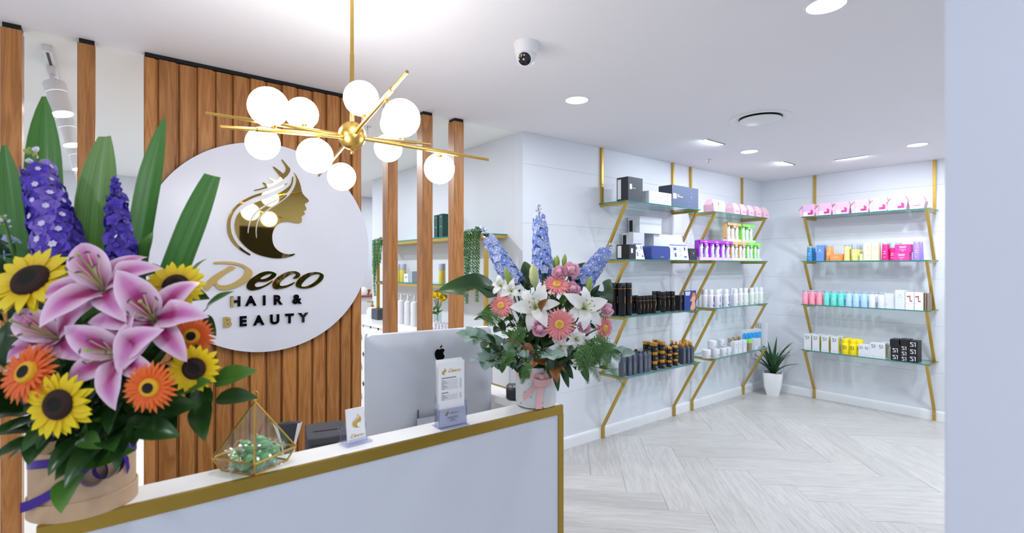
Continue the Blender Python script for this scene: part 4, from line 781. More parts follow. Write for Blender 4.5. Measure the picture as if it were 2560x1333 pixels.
# --- R, top shelf: pink kits
kit = [gable('pink_pouch', .148, .11, .14), ('label_card', MB().box(-.04, .066, -.0585, -.056, .004, .118).mesh('label_card', 'lilac_card', False)), ('label_foot', lines([(.013, .028, .104, .046)], -.0587).mesh('label_foot', 'paper_white', False)), ('picture', lines([(.025, .03, .036, .026), (.045, .045, .016, .055), (.058, .04, .011, .045)], -.0592).mesh('picture', 'magenta', False)), ('cord', MB().tube([(-.08, -.045, .055), (-.086, -.05, .075), (-.072, -.045, .1), (-.055, -.03, .125)], .0022, 6).mesh('cord', 'black_matte'))]
row('gift_pouch', kit, 'R', 0, [2023, 2063, 2106, 2154, 2200, 2246], -.225, 'pink pouch kit with lilac label', 'gift box', 'pink pouch kits, right-hand unit')
inst('gift_pouch', pk, 'R', 0, 2296, -.22, 'plain pink gift box at the right end of top shelf, right-hand unit', 'gift box', 'pink pouch kits, right-hand unit')
# --- R, second shelf
def tb(m, cap_h=.016, h=.165, r=.029, cap='cap_grey'): return bottle(m, cap, r, h, cap_h, capr=r * .84, taper=.84, shoulder=.03, flat=.72, ink='ink_white')
W2 = None
row('shampoo_bottle', tb('bot_blue'), 'R', 1, [(2024, -.25), (2033, -.18), (2031, -.11)], 0, 'blue bottle with grey cap', 'bottle', 'blue bottles')
inst('hair_carton', carton('bot_periwinkle', .05, .05, .10, 'ink_white', [(0, .06, .01, .008)]), 'R', 1, 2043, -.15, 'low blue carton half hidden between blue bottles and tall carton', 'box')
inst('hair_carton', carton('bot_periwinkle', .075, .07, .175, 'ink_white', [(0, .12, .014, .012), (0, .1, .04, .003)]), 'R', 1, 2053, -.225, 'tall periwinkle blue carton on second shelf of right-hand unit', 'box')
row('shampoo_bottle', tb('bot_orange', h=.168), 'R', 1, [(2072, -.25), (2078, -.17)], 0, 'orange bottle with grey cap', 'bottle', 'orange bottles')
inst('mask_tub', [('tub', MB().add([(sx * k, sy * k * .8, z) for z, k in ((0, .052), (.068, .06), (.07, .06)) for sx, sy in ((-1, -1), (1, -1), (1, 1), (-1, 1))], [(3, 2, 1, 0), (8, 9, 10, 11)] + [(k * 4 + i, k * 4 + (i + 1) % 4, k * 4 + 4 + (i + 1) % 4, k * 4 + 4 + i) for k in range(2) for i in range(4)]).mesh('tub', 'bot_orange', False)), ('print', lines([(0, .035, .05, .004)], -.0465).mesh('print', 'ink_white', False))], 'R', 1, 2093, -.25, 'low orange tub right of the orange bottles', 'tub')
row('shampoo_bottle', tb('bot_yellow', h=.17), 'R', 1, [(2117, -.25), (2124, -.17)], 0, 'pale yellow bottle with short grey cap', 'bottle', 'pale yellow bottles')
row('shampoo_bottle', bottle('bot_yellow', 'cap_grey', .029, .172, .05, taper=.97, shoulder=.02, ink='ink_white'), 'R', 1, [(2136, -.25), (2143, -.19), (2149, -.12)], 0, 'pale yellow bottle with tall grey cap', 'bottle', 'pale yellow bottles')
inst('hair_carton', carton('box_lemon', .05, .05, .07), 'R', 1, 2158, -.21, 'low pale lemon carton behind the yellow bottles', 'box')
row('hair_carton', carton('box_lemon', .065, .08, .185, 'ink_tan', [(0, .13, .01, .009), (0, .11, .04, .003), (0, .05, .04, .003)]), 'R', 1, [2173, 2190], -.235, 'tall pale lemon carton', 'box', 'tall pale lemon cartons')
row('shampoo_bottle', tb('bot_pink', h=.178, r=.031), 'R', 1, [(2213, -.25), (2217, -.17)], 0, 'hot pink bottle with short grey cap', 'bottle', 'hot pink bottles')
row('shampoo_bottle', bottle('bot_pink', 'cap_grey', .03, .178, .055, taper=.98, shoulder=.02, ink='ink_white'), 'R', 1, [(2233, -.25), (2240, -.18), (2246, -.12)], 0, 'hot pink bottle with tall grey cap', 'bottle', 'hot pink bottles')
for k, dx in enumerate((2257, 2260)): inst('mask_carton', carton('box_pink', .125, .09, .078, 'ink_white', [(0, .058, .06, .004), (0, .046, .05, .005), (0, .026, .05, .003), (0, .012, .014, .004)]), 'R', 1, dx, -.235, ('lower' if k == 0 else 'upper') + ' hot pink carton of the stacked pair', 'box', 'hot pink cartons', dz=k * .0785)
row('shampoo_bottle', tb('bot_violet', h=.185, r=.033), 'R', 1, [(2292, -.25), (2299, -.17)], 0, 'violet bottle with grey cap', 'bottle', 'violet bottles')
# --- R, third shelf
for m, d_, xs in (('bot_rose', 'pink', (2013, 2030, 2048)), ('bot_teal', 'teal', (2066, 2084, 2102)), ('bot_sky', 'pale blue', (2122, 2140, 2160)), ('bot_pearl', 'pearl white', (2180, 2203))):
    row('conditioner_tube', tb(m, .02, .16, .031), 'R', 2, [(x, -.255) for x in xs], 0, f'{d_} tapered bottle in front', 'bottle', f'{d_} tapered bottles')
    row('conditioner_tube', tb(m, .02, .16, .031), 'R', 2, [(x + 8, -.17) for x in xs], 0, f'{d_} tapered bottle at the back', 'bottle', f'{d_} tapered bottles')
inst('hair_carton', carton('box_white', .15, .07, .15, 'serum_grey', [(-.05, .1, .012, .012), (-.03, .04, .05, .003)]), 'R', 2, 2224, -.2, 'wide white carton right of the pearl bottles on third shelf', 'box')
inst('hair_carton', carton('box_white', .08, .08, .19, 'serum_grey', [(0, .14, .012, .012), (0, .12, .05, .003)]), 'R', 2, 2253, -.235, 'tall plain white carton left of the two printed cartons', 'box')
row('printed_carton', carton('paper_white', .075, .08, .172, 'print_red', [(-.015, .13, .02, .014), (.0, .115, .008, .05), (.008, .085, .02, .012), (0, .062, .07, .0015)], side='side_bronze'), 'R', 2, [2278, 2299], -.235, 'white carton with a red figure', 'box', 'white printed cartons')
row('slim_carton', carton('side_bronze', .012, .12, .165), 'R', 2, [2311, 2318, 2324], -.18, 'slim bronze-edged carton standing on its end', 'box', 'slim bronze cartons')
# --- R, bottom shelf
def s1(sz, m, x, z, y): return ('monogram', inked(S1_THIN, m), TR(x, y, z) @ UPRIGHT @ SCL(sz, sz * .95, 1))
def scar(w_, h, side, d=.07): return carton('box_white', w_, d, h, 'serum_grey', [(0, .02, w_ * .5, .0025)]) + [('side_panel', MB().box(w_ / 2, w_ / 2 + .0008, -d / 2 + .012, d / 2 - .006, .008, h - .012).mesh('side_panel', side, False)), s1(.036 * w_ / .07, 'ink_dark', -.003, h - .035, -d / 2 - .0006)]
row('serum_carton', scar(.07, .175, 'side_yellow'), 'R', 3, [2022, 2042, 2065, 2089], -.25, 'tall white S1 carton with yellow side', 'box', 'white and yellow S1 cartons')
row('serum_carton', scar(.07, .175, 'side_yellow'), 'R', 3, [2034, 2056, 2078, 2102], -.14, 'back-row white S1 carton', 'box', 'white and yellow S1 cartons')
yb = bottle('yellow_pack', 'yellow_pack', .036, .165, .04, capr=.033, shoulder=.05) + [s1(.036, 'ink_dark', 0, .075, -.0372)]
row('shampoo_bottle', yb, 'R', 3, [(2114, -.255), (2133, -.255), (2121, -.17), (2139, -.17), (2149, -.22)], 0, 'bright yellow S1 bottle', 'bottle', 'bright yellow S1 bottles')
row('serum_carton', scar(.05, .125, 'side_yellow'), 'R', 3, [2156, 2170], -.255, 'short white S1 carton', 'box', 'short white S1 cartons')
row('serum_carton', scar(.066, .155, 'side_olive'), 'R', 3, [2187, 2206], -.25, 'medium white S1 carton', 'box', 'medium white S1 cartons')
row('serum_carton', scar(.066, .155, 'side_olive'), 'R', 3, [2213, 2221], -.15, 'back-row medium white S1 carton', 'box', 'medium white S1 cartons')
def blk(w_, h, d=.13): return [('carton', MB().box(-w_ / 2, w_ / 2, -d / 2, d / 2, 0, h).mesh('carton', 'black_paper', False)), s1(w_ * .55, 'ink_white', 0, h / 2, -d / 2 - .0006)]
for nm, px, w_, h, zs in (('left', 2243, .075, .067, 3), ('middle', 2265, .066, .052, 4), ('right', 2287, .078, .07, 3)):
    for k in range(zs):
        top_ = k == zs - 1
        parts = blk(w_, h) if not (top_ and nm != 'right') else [('carton', MB().box(-w_ / 2 - .006, w_ / 2 + .006, -.07, .07, 0, h + .008).mesh('carton', 'black_paper', False))]
        inst('gift_carton', parts, 'R', 3, px, -.225, f'black S1 carton, {ORD[k]} from the bottom of the {nm} stack' if not (top_ and nm != 'right') else f'plain black lidded carton on top of the {nm} stack', 'box', 'black S1 cartons', dz=k * (h + .0005))
# wall socket
so = tag(empty('wall_socket', (U1 - .0002, onu(1968, 900, U1).y, .46), R(-90)), 'white double power socket on the wall beside the corner plant', 'socket')
MB().cbox(-.058, .058, -.008, 0, 0, .072, .003).build('plate', 'plastic_white', so)
for x in (-.028, .028): MB().box(x - .006, x + .006, -.011, -.008, .045, .058).build('switch', 'plastic_white', so, smooth=False); MB().box(x - .008, x - .004, -.0085, -.008, .02, .032).box(x + .004, x + .008, -.0085, -.008, .02, .032).build('slots', 'plastic_dark', so, smooth=False)

# ------------------------------------------------------------------ plant and flower builders
def frame(p, x, n):
    x = Vector(x).normalized(); y = Vector(n).cross(x)
    y = y.normalized() if y.length > 1e-5 else x.orthogonal().normalized(); z = x.cross(y)
    return Matrix(((x.x, y.x, z.x, p[0]), (x.y, y.y, z.y, p[1]), (x.z, y.z, z.z, p[2]), (0, 0, 0, 1)))
def blade(L, W, bend=.6, fold=.15, a0=.75, b0=.8, wave=0.0, wf=9, tip=1.0, base=0.0):
    def fn(a, c):
        w_ = W * max(base * (1 - a), math.sin(math.pi * min(1, max(0, a)) ** a0) ** b0) if a < 1 else W * (1 - tip) * .5
        t = 2 * c - 1; th = bend * a; k = bend if abs(bend) > 1e-3 else 1e-3
        return (L * math.sin(th) / k, t * w_, -L * (1 - math.cos(th)) / k + fold * abs(t) * w_ * 2 + wave * math.sin(a * wf + t * 2) * w_)
    return fn
def bmesh_leaf(name, m, L, W, nu=8, nv=4, thick=0, **kw):
    return MB().grid(blade(L, W, **kw), nu, nv).mesh(name, m, True, 80)
def stem_to(root, world_pts, r, m='stem_green', name='stem'):
    Mi = root.matrix_basis.inverted(); return MB().tube([Mi @ Vector(p) for p in world_pts], r, 6).build(name, m, root)
def flower(name, pos, fc, label, cat, group, twist=0.0):
    q = fc.to_track_quat('Z', 'Y') @ Quaternion((0, 0, 1), twist)
    return tag(empty(name, pos, quat=q), label, cat, group)
def ring_petals(root, me, n, r0, tilt_, z=0.0, ph=0.0, jit=.12, scl=.1, name='petal'):
    for i in range(n):
        a = 2 * math.pi * (i + ph) / n + rnd.uniform(-jit, jit) * 2 * math.pi / n; k = 1 + rnd.uniform(-scl, scl)
        link(name, me, root, RT(a, 'Z') @ TR(r0, 0, z) @ RT(-(tilt_ + rnd.uniform(-.12, .12)), 'Y') @ RT(rnd.uniform(-.25, .25), 'X') @ SCL(k, k, k))
SUN = bmesh_leaf('petal', 'sun_petal', .045, .0095, 5, 2, bend=.35, fold=.1, a0=.8, b0=.7)
SEPAL = bmesh_leaf('sepal', 'leaf_mid', .035, .009, 4, 2, bend=.3, fold=.1)
def sunflower(pos, fc, Rr, label, base_pt):
    o = flower('sunflower', pos, fc, label, 'sunflower', 'sunflowers in the left bouquet', rnd.uniform(0, 6)); k = Rr / .075; me = SUN
    for i, (n, r0, t_, z) in enumerate(((20, .026, .22, 0), (18, .027, .05, -.003))):
        for j in range(n):
            a = 2 * math.pi * (j + .5 * i) / n + rnd.uniform(-.06, .06); s_ = k * rnd.uniform(.9, 1.12)
            link('petal', me, o, RT(a, 'Z') @ TR(r0 * k, 0, z) @ RT(-(t_ + rnd.uniform(-.15, .15)), 'Y') @ SCL(s_, s_, s_))
    for j in range(9): link('sepal', SEPAL, o, RT(.7 * j, 'Z') @ TR(.018 * k, 0, -.007) @ SCL(k, k, k))
    MB().lathe([(.031 * k, -.004), (.033 * k, .003), (.029 * k, .009 * k), (.02 * k, .012 * k), (.016 * k, .0105 * k)], 28).build('seed_ring', 'seed_brown', o)
    MB().lathe([(.0165 * k, .0105 * k), (.01 * k, .009 * k), (0, .0085 * k)], 24).build('seed_centre', 'seed_dark', o)
    stem_to(o, [pos - fc * .006, pos - fc * .06 + Vector((0, 0, -.02)), base_pt], .005 * k); return o
def gerbera(pos, fc, Rr, pm, label, base_pt, group, dark=True):
    key = 'gerb_' + pm
    if key not in TEXTS: TEXTS[key] = bmesh_leaf('petal', pm, .044, .0052, 5, 2, bend=.3, fold=.08, a0=.55, b0=.45)
    o = flower('gerbera', pos, fc, label, 'gerbera', group, rnd.uniform(0, 6)); k = Rr / .06; me = TEXTS[key]
    for i, (n, r0, t_, s0) in enumerate(((26, .016, .10, 1.0), (24, .014, .28, .82))):
        for j in range(n):
            a = 2 * math.pi * (j + .5 * i) / n + rnd.uniform(-.04, .04); s_ = k * s0 * rnd.uniform(.93, 1.06)
            link('petal', me, o, RT(a, 'Z') @ TR(r0 * k, 0, -.003 * (1 - i)) @ RT(-(t_ + rnd.uniform(-.08, .08)), 'Y') @ SCL(s_, s_, s_))
    kr = k if dark else k * .76
    MB().lathe([(.022 * kr, .001), (.019 * kr, .007 * k), (.012 * kr, .009 * k)], 24).build('pollen_ring', 'pollen_gold' if dark else 'pollen_pale', o)
    MB().lathe([(.0125 * kr, .0088 * k), (.007 * kr, .008 * k), (0, .007 * k)], 20).build('flower_eye', 'seed_dark' if dark else 'pollen_gold', o)
    MB().lathe([(.016 * k, -.002), (.01 * k, -.009), (0, -.012)], 16).build('calyx', 'stem_green', o)
    stem_to(o, [pos - fc * .008, pos - fc * .06 + Vector((0, 0, -.02)), base_pt], .0035 * k); return o
LILY = {m: [bmesh_leaf('petal', m, .13, w_, 12, 6, bend=b_, fold=f_, a0=.8, b0=.85, wave=wv, wf=13) for w_, b_, f_, wv in ((.033, 1.5, .12, .10), (.026, 1.8, .1, .08))] for m in ('lily_pink', 'lily_white')}
def lily(pos, fc, Rr, m, label, base_pt, group, open_=1.0, name='lily', twist=None):
    o = flower(name, pos, fc, label, 'lily', group, rnd.uniform(0, 6) if twist is None else twist); k = Rr / .115
    for i in range(6):
        me = LILY[m][i % 2]; s_ = k * rnd.uniform(.94, 1.06)
        link('petal', me, o, RT(i * math.pi / 3 + rnd.uniform(-.1, .1), 'Z') @ TR(.004 * k, 0, -.02 * k - .003 * (i % 2)) @ RT(-(1.02 - .12 * (i % 2)) / open_ + rnd.uniform(-.12, .12), 'Y') @ RT(rnd.uniform(-.2, .2), 'X') @ SCL(s_, s_, s_))
    for i in range(6):
        a = i * math.pi / 3 + .5; e = Vector((.026 * math.cos(a), .026 * math.sin(a), .062)) * k
        f_ = MB().tube([(0, 0, -.015 * k), (e.x * .45, e.y * .45, .03 * k), e], .0011 * k, 5).build('filament', 'filament', o)
        MB().tube([e + Vector((-.006 * math.sin(a), .006 * math.cos(a), 0)) * k, e + Vector((0, 0, .002 * k)), e + Vector((.006 * math.sin(a), -.006 * math.cos(a), 0)) * k], [.001 * k, .0022 * k, .001 * k], 6).build('anther', 'anther', f_)
    MB().tube([(0, 0, -.015 * k), (.004 * k, 0, .04 * k), (.002 * k, 0, .078 * k), (.002 * k, 0, .084 * k)], [.002 * k, .0018 * k, .0018 * k, .004 * k], 6).build('pistil', 'bud_green', o)
    MB().lathe([(.003 * k, -.05 * k), (.007 * k, -.03 * k), (.009 * k, -.012 * k)], 10).build('throat', 'bud_green', o)
    stem_to(o, [pos - fc * .05 * k, pos - fc * .09 + Vector((0, 0, -.03)), base_pt], .004 * k); return o
def floret_mesh(m, eye):
    mb = MB()
    for i in range(5):
        a = 2 * math.pi * i / 5; mb.grid(blade(.017, .0088, bend=.6, fold=.1, a0=.6, b0=.55, wave=.12), 5, 4, 0, RT(a, 'Z') @ TR(.001, 0, 0) @ RT(-.45, 'Y'))
    for i in range(6): a = 2 * math.pi * i / 6 + .4; mb.grid(blade(.0055, .0026, bend=.6, fold=.1, a0=.6, b0=.6), 3, 2, 1, RT(a, 'Z') @ TR(0, 0, .003) @ RT(-.8, 'Y'))
    mb.tube([(0, 0, 0), (0, 0, -.012)], [.002, .0012], 5, 0)
    return mb.mesh('floret', [m, eye], True, 70)
FLO = {k: floret_mesh(*k) for k in (('violet_light', 'petal_eye'), ('violet_petal', 'violet_petal'), ('violet_petal', 'petal_eye'), ('violet_dark', 'violet_petal'), ('sky_petal', 'petal_eye'), ('sky_pale', 'petal_eye'))}
BUD = MB().lathe([(0, -.006), (.004, -.003), (.005, .002), (.003, .007), (0, .009)], 8)
BUDM = {m: BUD.mesh('flower_bud', m) for m in ('violet_dark', 'sky_pale', 'petal_eye', 'bud_green', 'violet_petal')}
def delphinium(base, tip, n, r0, r1, keys, budm, nb, label, group, s0=1.0, root_pt=None):
    base, tip = Vector(base), Vector(tip); o = tag(empty('delphinium', base), label, 'delphinium', group); ax = tip - base; L_ = ax.length; ax = ax / L_
    sx = ax.orthogonal().normalized(); sy = ax.cross(sx)
    pts = ([Vector(root_pt) - base] if root_pt is not None else []) + [Vector((0, 0, 0)), ax * L_ * .5, ax * L_]
    MB().tube(pts, [.004] * (len(pts) - 1) + [.0015], 6).build('stem', 'stem_green', o)
    for i in range(n):
        t = i / n * .82; a = i * 2.39996; r_ = (r0 + (r1 - r0) * t); d = sx * math.cos(a) + sy * math.sin(a)
        q = (d + ax * rnd.uniform(-.1, .3)).normalized().to_track_quat('Z', 'Y').to_matrix().to_4x4(); s_ = s0 * (1.1 - .45 * t) * rnd.uniform(.85, 1.15)
        link('floret', FLO[keys[i % len(keys)]], o, TR(*(ax * (t * L_ + rnd.uniform(-.004, .004)) + d * r_)) @ q @ RT(rnd.uniform(0, 6), 'Z') @ SCL(s_, s_, s_))
    for i in range(nb):
        t = .78 + .22 * (i + 1) / nb; a = i * 2.39996; d = sx * math.cos(a) + sy * math.sin(a); r_ = max(.002, r1 * (1 - (t - .78) * 3.6))
        q = (d + ax * .8).normalized().to_track_quat('Z', 'Y').to_matrix().to_4x4(); s_ = s0 * rnd.uniform(.8, 1.1) * (1.2 - t * .5)
        link('flower_bud', BUDM[budm[i % len(budm)]], o, TR(*(ax * t * L_ + d * r_)) @ q @ SCL(s_, s_, s_))
    return o
LEAF = {k: bmesh_leaf('leaf', m, L_, W_2, 8, 4, bend=b_, fold=f_, a0=a_, b0=.85, wave=wv) for k, (m, L_, W_2, b_, f_, a_, wv) in dict(
    glossy=('glossy_leaf', .095, .021, .55, .16, .8, .06), glossy2=('glossy_leaf', .08, .019, .2, .12, .72, .05), fresh=('fresh_leaf', .085, .019, .5, .15, .75, .06), fresh2=('fresh_leaf', .07, .015, .9, .12, .8, .05), euc=('leaf_grey', .034, .0145, .3, .1, .6, .05), brown=('leaf_brown', .09, .024, 1.1, .2, .7, .05), long=('glossy_leaf', .14, .016, 1.0, .15, .7, .05), ruscus=('leaf_mid', .05, .012, .4, .15, .7, .04)).items()}
def sprig(base, tip, n, keys, label, group, s=1.0, t0=.35, name='foliage_stem', droop=.25, spread=.9, nrm=None):
    base, tip = Vector(base), Vector(tip); o = tag(empty(name, base), label, 'foliage', group)
    ax = tip - base; L_ = ax.length; mid_ = ax * .5 + Vector((0, 0, .12 * L_)); P_ = lambda t: mid_ * 2 * t * (1 - t) + ax * t * t
    MB().tube([P_(t / 5) for t in range(6)], [.0028, .0026, .0024, .002, .0016, .001], 5).build('stem', 'stem_green', o)
    up = Vector(nrm) if nrm is not None else (UP * .7 - CAMF * .7).normalized()
    for i in range(n):
        t = t0 + (1 - t0) * i / max(1, n - 1); p = P_(min(t, .98)); d = (P_(min(1, t + .03)) - P_(t - .03)).normalized(); sd = d.cross(up).normalized() * (1 if i % 2 else -1)
        if i == n - 1: sd *= .1
        x = (d * .6 + sd * spread + up * rnd.uniform(-.1, .35)).normalized(); nn = (up + Vector((rnd.uniform(-.4, .4), rnd.uniform(-.4, .4), rnd.uniform(-.2, .4)))).normalized(); k = s * rnd.uniform(.8, 1.15)
        link('leaf', LEAF[keys[i % len(keys)]], o, frame(p, x, nn) @ SCL(k, k, k))
    return o
def fern(base, tip, label, group, wid=.05, sag=.05, m='moss'):
    base, tip = Vector(base), Vector(tip); o = tag(empty('fern_frond', base), label, 'fern', group); ax = tip - base; L_ = ax.length
    P_ = lambda t: ax * t + Vector((0, 0, sag * 4 * t * (1 - t)))
    MB().tube([P_(t / 6) for t in range(7)], [.0022, .002, .0018, .0016, .0013, .001, .0006], 5).build('stem', 'stem_green', o)
    mb = MB(); N = 34
    for i in range(N):
        t = .12 + .88 * i / N; d = (P_(min(1, t + .02)) - P_(t - .02)).normalized(); sd = d.cross(-CAMF).normalized()
        for s_ in (-1, 1):
            x = (sd * s_ + d * .7 + Vector((rnd.uniform(-.2, .2), rnd.uniform(-.2, .2), -.25))).normalized(); l_ = wid * (1.05 - t) * rnd.uniform(.8, 1.1) + .008
            F_ = frame(P_(t), x, -CAMF + Vector((0, 0, .3)))
            for q_ in range(4): # leaflets along each pinna
                for s2 in (-1, 1):
                    a = (q_ + .5) / 4.4 * l_; w2 = .32 * l_ * (1 - q_ / 5)
                    mb.add([(a, 0, 0), (a + w2 * .35, s2 * w2 * .5, .001), (a + w2 * .8, s2 * w2 * .55, 0), (a + w2 * .45, s2 * .05 * w2, 0)], [(0, 1, 2, 3) if s2 < 0 else (0, 3, 2, 1)], 0, F_)
    f_ = mb.build('leaflets', m, o, smooth=False); f_['kind'] = 'stuff'; return o
ROSE = [bmesh_leaf('petal', m, .026, .017, 5, 4, bend=-1.3, fold=-.2, a0=.55, b0=.5, base=.3) for m in ('rose_pink', 'rose_pale')]
def rose(pos, fc, Rr, label, group, base_pt, mi=0):
    o = flower('rose', pos, fc, label, 'rose', group, rnd.uniform(0, 6)); k = Rr / .026
    for lay, (n, r0, t_, s_) in enumerate(((5, .006, -.15, .95), (4, .004, -.75, .9), (3, .001, -1.15, .8))):
        for j in range(n): link('petal', ROSE[(mi + lay) % 2], o, RT(2 * math.pi * (j + .4 * lay) / n, 'Z') @ TR(r0 * k, 0, -.012 * k) @ RT(t_, 'Y') @ SCL(k * s_, k * s_, k * s_))
    MB().lathe([(0, -.016 * k), (.008 * k, -.012 * k), (.004 * k, -.022 * k)], 10).build('calyx', 'stem_green', o)
    MB().lathe([(.009 * k, -.01 * k), (.011 * k, .0), (.006 * k, .010 * k), (0, .012 * k)], 12).build('heart', 'rose_pink', o)
    stem_to(o, [pos - fc * .016 * k, base_pt], .0022); return o
def bud(pos, dr, L_, W_2, m, label, group, base_pt):
    o = flower('lily_bud', pos, dr, label, 'flower bud', group)
    MB().lathe([(.003, -L_ * .5), (W_2 * .8, -L_ * .3), (W_2, -.02 * L_), (W_2 * .75, L_ * .28), (W_2 * .2, L_ * .48), (0, L_ * .5)], 6).build('bud', m, o, ang=70)
    stem_to(o, [pos - dr * L_ * .5, base_pt], .0025); return o
def strap(base, tip, W_2, nrm, label, m='strap_leaf', cut=.0, bend=.1, b0=.55, a0=.9):
    base, tip = Vector(base), Vector(tip); ax = tip - base; L_ = ax.length
    def fn(a, c):
        w_ = W_2 * min(1, .45 + 1.6 * a) * (1 if a < .72 else math.cos((a - .72) / .28 * 1.5 * (1 - cut * .35)) ** .8); t = 2 * c - 1
        return (L_ * a, t * w_, -bend * L_ * a * a * .5 + .12 * abs(t) * w_ * 2 + .02 * w_ * math.cos(t * 14))
    mb = MB().grid(fn, 20, 10)
    o = mb.build('strap_leaf', m, None, frame(base, ax, nrm), ang=80); return tag(o, label, 'leaf', 'broad strap leaves in the left bouquet')
def ribbon(pts, nrm, w_, m, name, parent, nrms=None):
    mb = MB(); pts = [Vector(p) for p in pts]; vs = []
    for i, p in enumerate(pts):
        nn = Vector(nrms[i]) if nrms else Vector(nrm); vs += [p - nn.normalized() * w_ / 2, p + nn.normalized() * w_ / 2]
    mb.add(vs, [(2 * i, 2 * i + 2, 2 * i + 3, 2 * i + 1) for i in range(len(pts) - 1)]); return mb.build(name, m, parent, ang=80)

# ------------------------------------------------------------------ left bouquet in a kraft hat box
BC = Vector((-.044, 1.50, CZ)); BR, BH = .094, .142
hb_ = tag(empty('hat_box', (BC.x, BC.y, CZ + .0015)), 'round tan hat box with a purple ribbon holding the left bouquet', 'box')
MB().lathe([(0, 0), (BR + .004, 0), (BR + .004, .036), (BR + .001, .037), (BR + .001, .03)], 64).build('lid_band', 'kraft_card', hb_)
MB().lathe([(BR, .03), (BR, BH), (BR - .003, BH), (BR - .003, .10), (0, .10)], 64).build('box_wall', 'kraft_card', hb_)
MB().lathe([(0, .101), (BR - .004, .101), (BR - .03, .12), (0, .125)], 24).build('flower_foam', 'leaf_deep', hb_)
def cyl(a, z, k=1.0): return Vector((BR * k * math.cos(a), BR * k * math.sin(a), z))
a_c = math.atan2(-BC.y, -BC.x)              # the side of the box that faces the room
ribbon([cyl(a_c + t * .1, .128 - .0004 * t * t * .2, 1.012) for t in range(-16, 17)], UP, .018, 'purple_satin', 'ribbon_band', hb_)
tl = [cyl(a_c + da, z, k) for da, z, k in ((.15, .118, 1.03), (.0, .104, 1.05), (-.2, .088, 1.06), (-.45, .070, 1.07), (-.75, .052, 1.08), (-1.0, .040, 1.12), (-1.12, .036, 1.2))]
ribbon(tl, UP, .021, 'purple_satin', 'ribbon_tail', hb_, [Vector((0, 0, 1)) for _ in tl])
def loop(c0, w_, h, sg_, nm): ribbon([cyl(a_c + c0[0] + sg_ * w_ * math.sin(t) * .9, c0[1] - h * (1 - math.cos(t)) * .5, 1.03 + .10 * math.sin(t * .5) ** 2) for t in [2 * math.pi * i / 20 for i in range(21)]], UP, .02, 'purple_satin', nm, hb_, [(UP * .45 + cyl(a_c + c0[0], 0).normalized() * .9) for _ in range(21)])
loop((.15, .118), .26, .05, 1, 'bow_loop'); loop((.42, .122), .3, .045, 1, 'bow_loop')
ribbon([cyl(a_c + da, z, 1.05) for da, z in ((.55, .12), (.72, .112), (.84, .095), (.88, .07))], UP, .016, 'purple_satin', 'ribbon_tail', hb_, [Vector((.3, .3, .8))] * 4)
BT = BC + Vector((0, 0, .13))
GL = 'flowers in the left bouquet'
for bx_, by_, tx, ty, d, w_, l, m, cut, tw in ((150,1000,84,222,1.24,.040,'tall dark strap leaf behind the violet delphinium','strap_leaf',0,.25), (225,1000,238,330,1.20,.050,'widest pale strap leaf between the two delphiniums','strap_leaf_light',.3,0), (300,1000,381,283,1.22,.037,'tall pointed strap leaf in front of the slat wall','strap_leaf',0,-.2), (330,1000,516,432,1.18,.036,'blunt-tipped strap leaf leaning right over the white sign','strap_leaf',.9,-.1), (110,1000,-12,352,1.16,.032,'narrow dark strap leaf at the left picture edge','strap_leaf',0,.3)):
    strap(P(bx_, by_, 1.13), P(tx, ty, d), w_, (CAMR * tw - CAMF), l, m, cut)
delphinium(P(172, 690, 1.10), P(78, 372, 1.16), 58, .042, .020, [('violet_petal', 'petal_eye'), ('violet_light', 'petal_eye'), ('violet_petal', 'petal_eye'), ('violet_dark', 'violet_petal')], ['petal_eye', 'bud_green'], 12, 'thick violet delphinium spike with white eyes in the left bouquet', GL, 1.6, BT)
delphinium(P(305, 690, 1.10), P(288, 448, 1.14), 38, .026, .010, [('violet_dark', 'violet_petal'), ('violet_petal', 'violet_petal')], ['violet_dark', 'violet_petal'], 26, 'slender dark violet delphinium spike tipped with closed buds', GL, 1.15, BT)
delphinium(P(40, 660, 1.08), P(8, 540, 1.12), 4, .012, .010, [('sky_pale', 'petal_eye')], ['petal_eye', 'bud_green'], 12, 'sprig of small cream buds at the far left edge', GL, .8, BT)
for px, py, d, fr, fu, r_, l in ((78,702,1.0,.05,.62,.078,'large sunflower at the upper left of the bouquet'), (440,716,1.08,.32,.42,.058,'small sunflower partly behind the right-hand lily'), (147,1012,.90,0,.12,.061,'sunflower lowest in the left bouquet above the hat box'), (486,922,1.02,.22,.02,.050,'sunflower at the right edge of the left bouquet')): sunflower(P(px, py, d), face(fr, fu), r_, l, BT)
for px, py, d, fr, fu, r_, l in ((68,932,.91,-.15,.4,.058,'orange gerbera at the left under a lily petal'), (374,970,.90,.15,.1,.047,'orange gerbera with dark eye below the central lily'), (478,842,1.06,.45,.25,.046,'red-orange gerbera at the right under a lily petal')): gerbera(P(px, py, d), face(fr, fu), r_, 'orange_petal', l, BT, GL)
for px, py, d, fr, fu, r_, l, tw in ((250,712,.99,.1,.95,.115,'pale pink lily highest in the left bouquet',.2), (128,840,.97,-.25,.55,.104,'pink lily at the left of the bouquet over an orange gerbera',.6), (290,885,.94,.02,.25,.100,'deep pink lily in the centre of the left bouquet',.55), (380,795,.98,.35,.55,.108,'pink lily on the right overlapping the round sign',.1)): lily(P(px, py, d), face(fr, fu), r_, 'lily_pink', l, BT, GL, 1.0, twist=tw)
GF = 'leafy stems in the left bouquet'
USED = set()
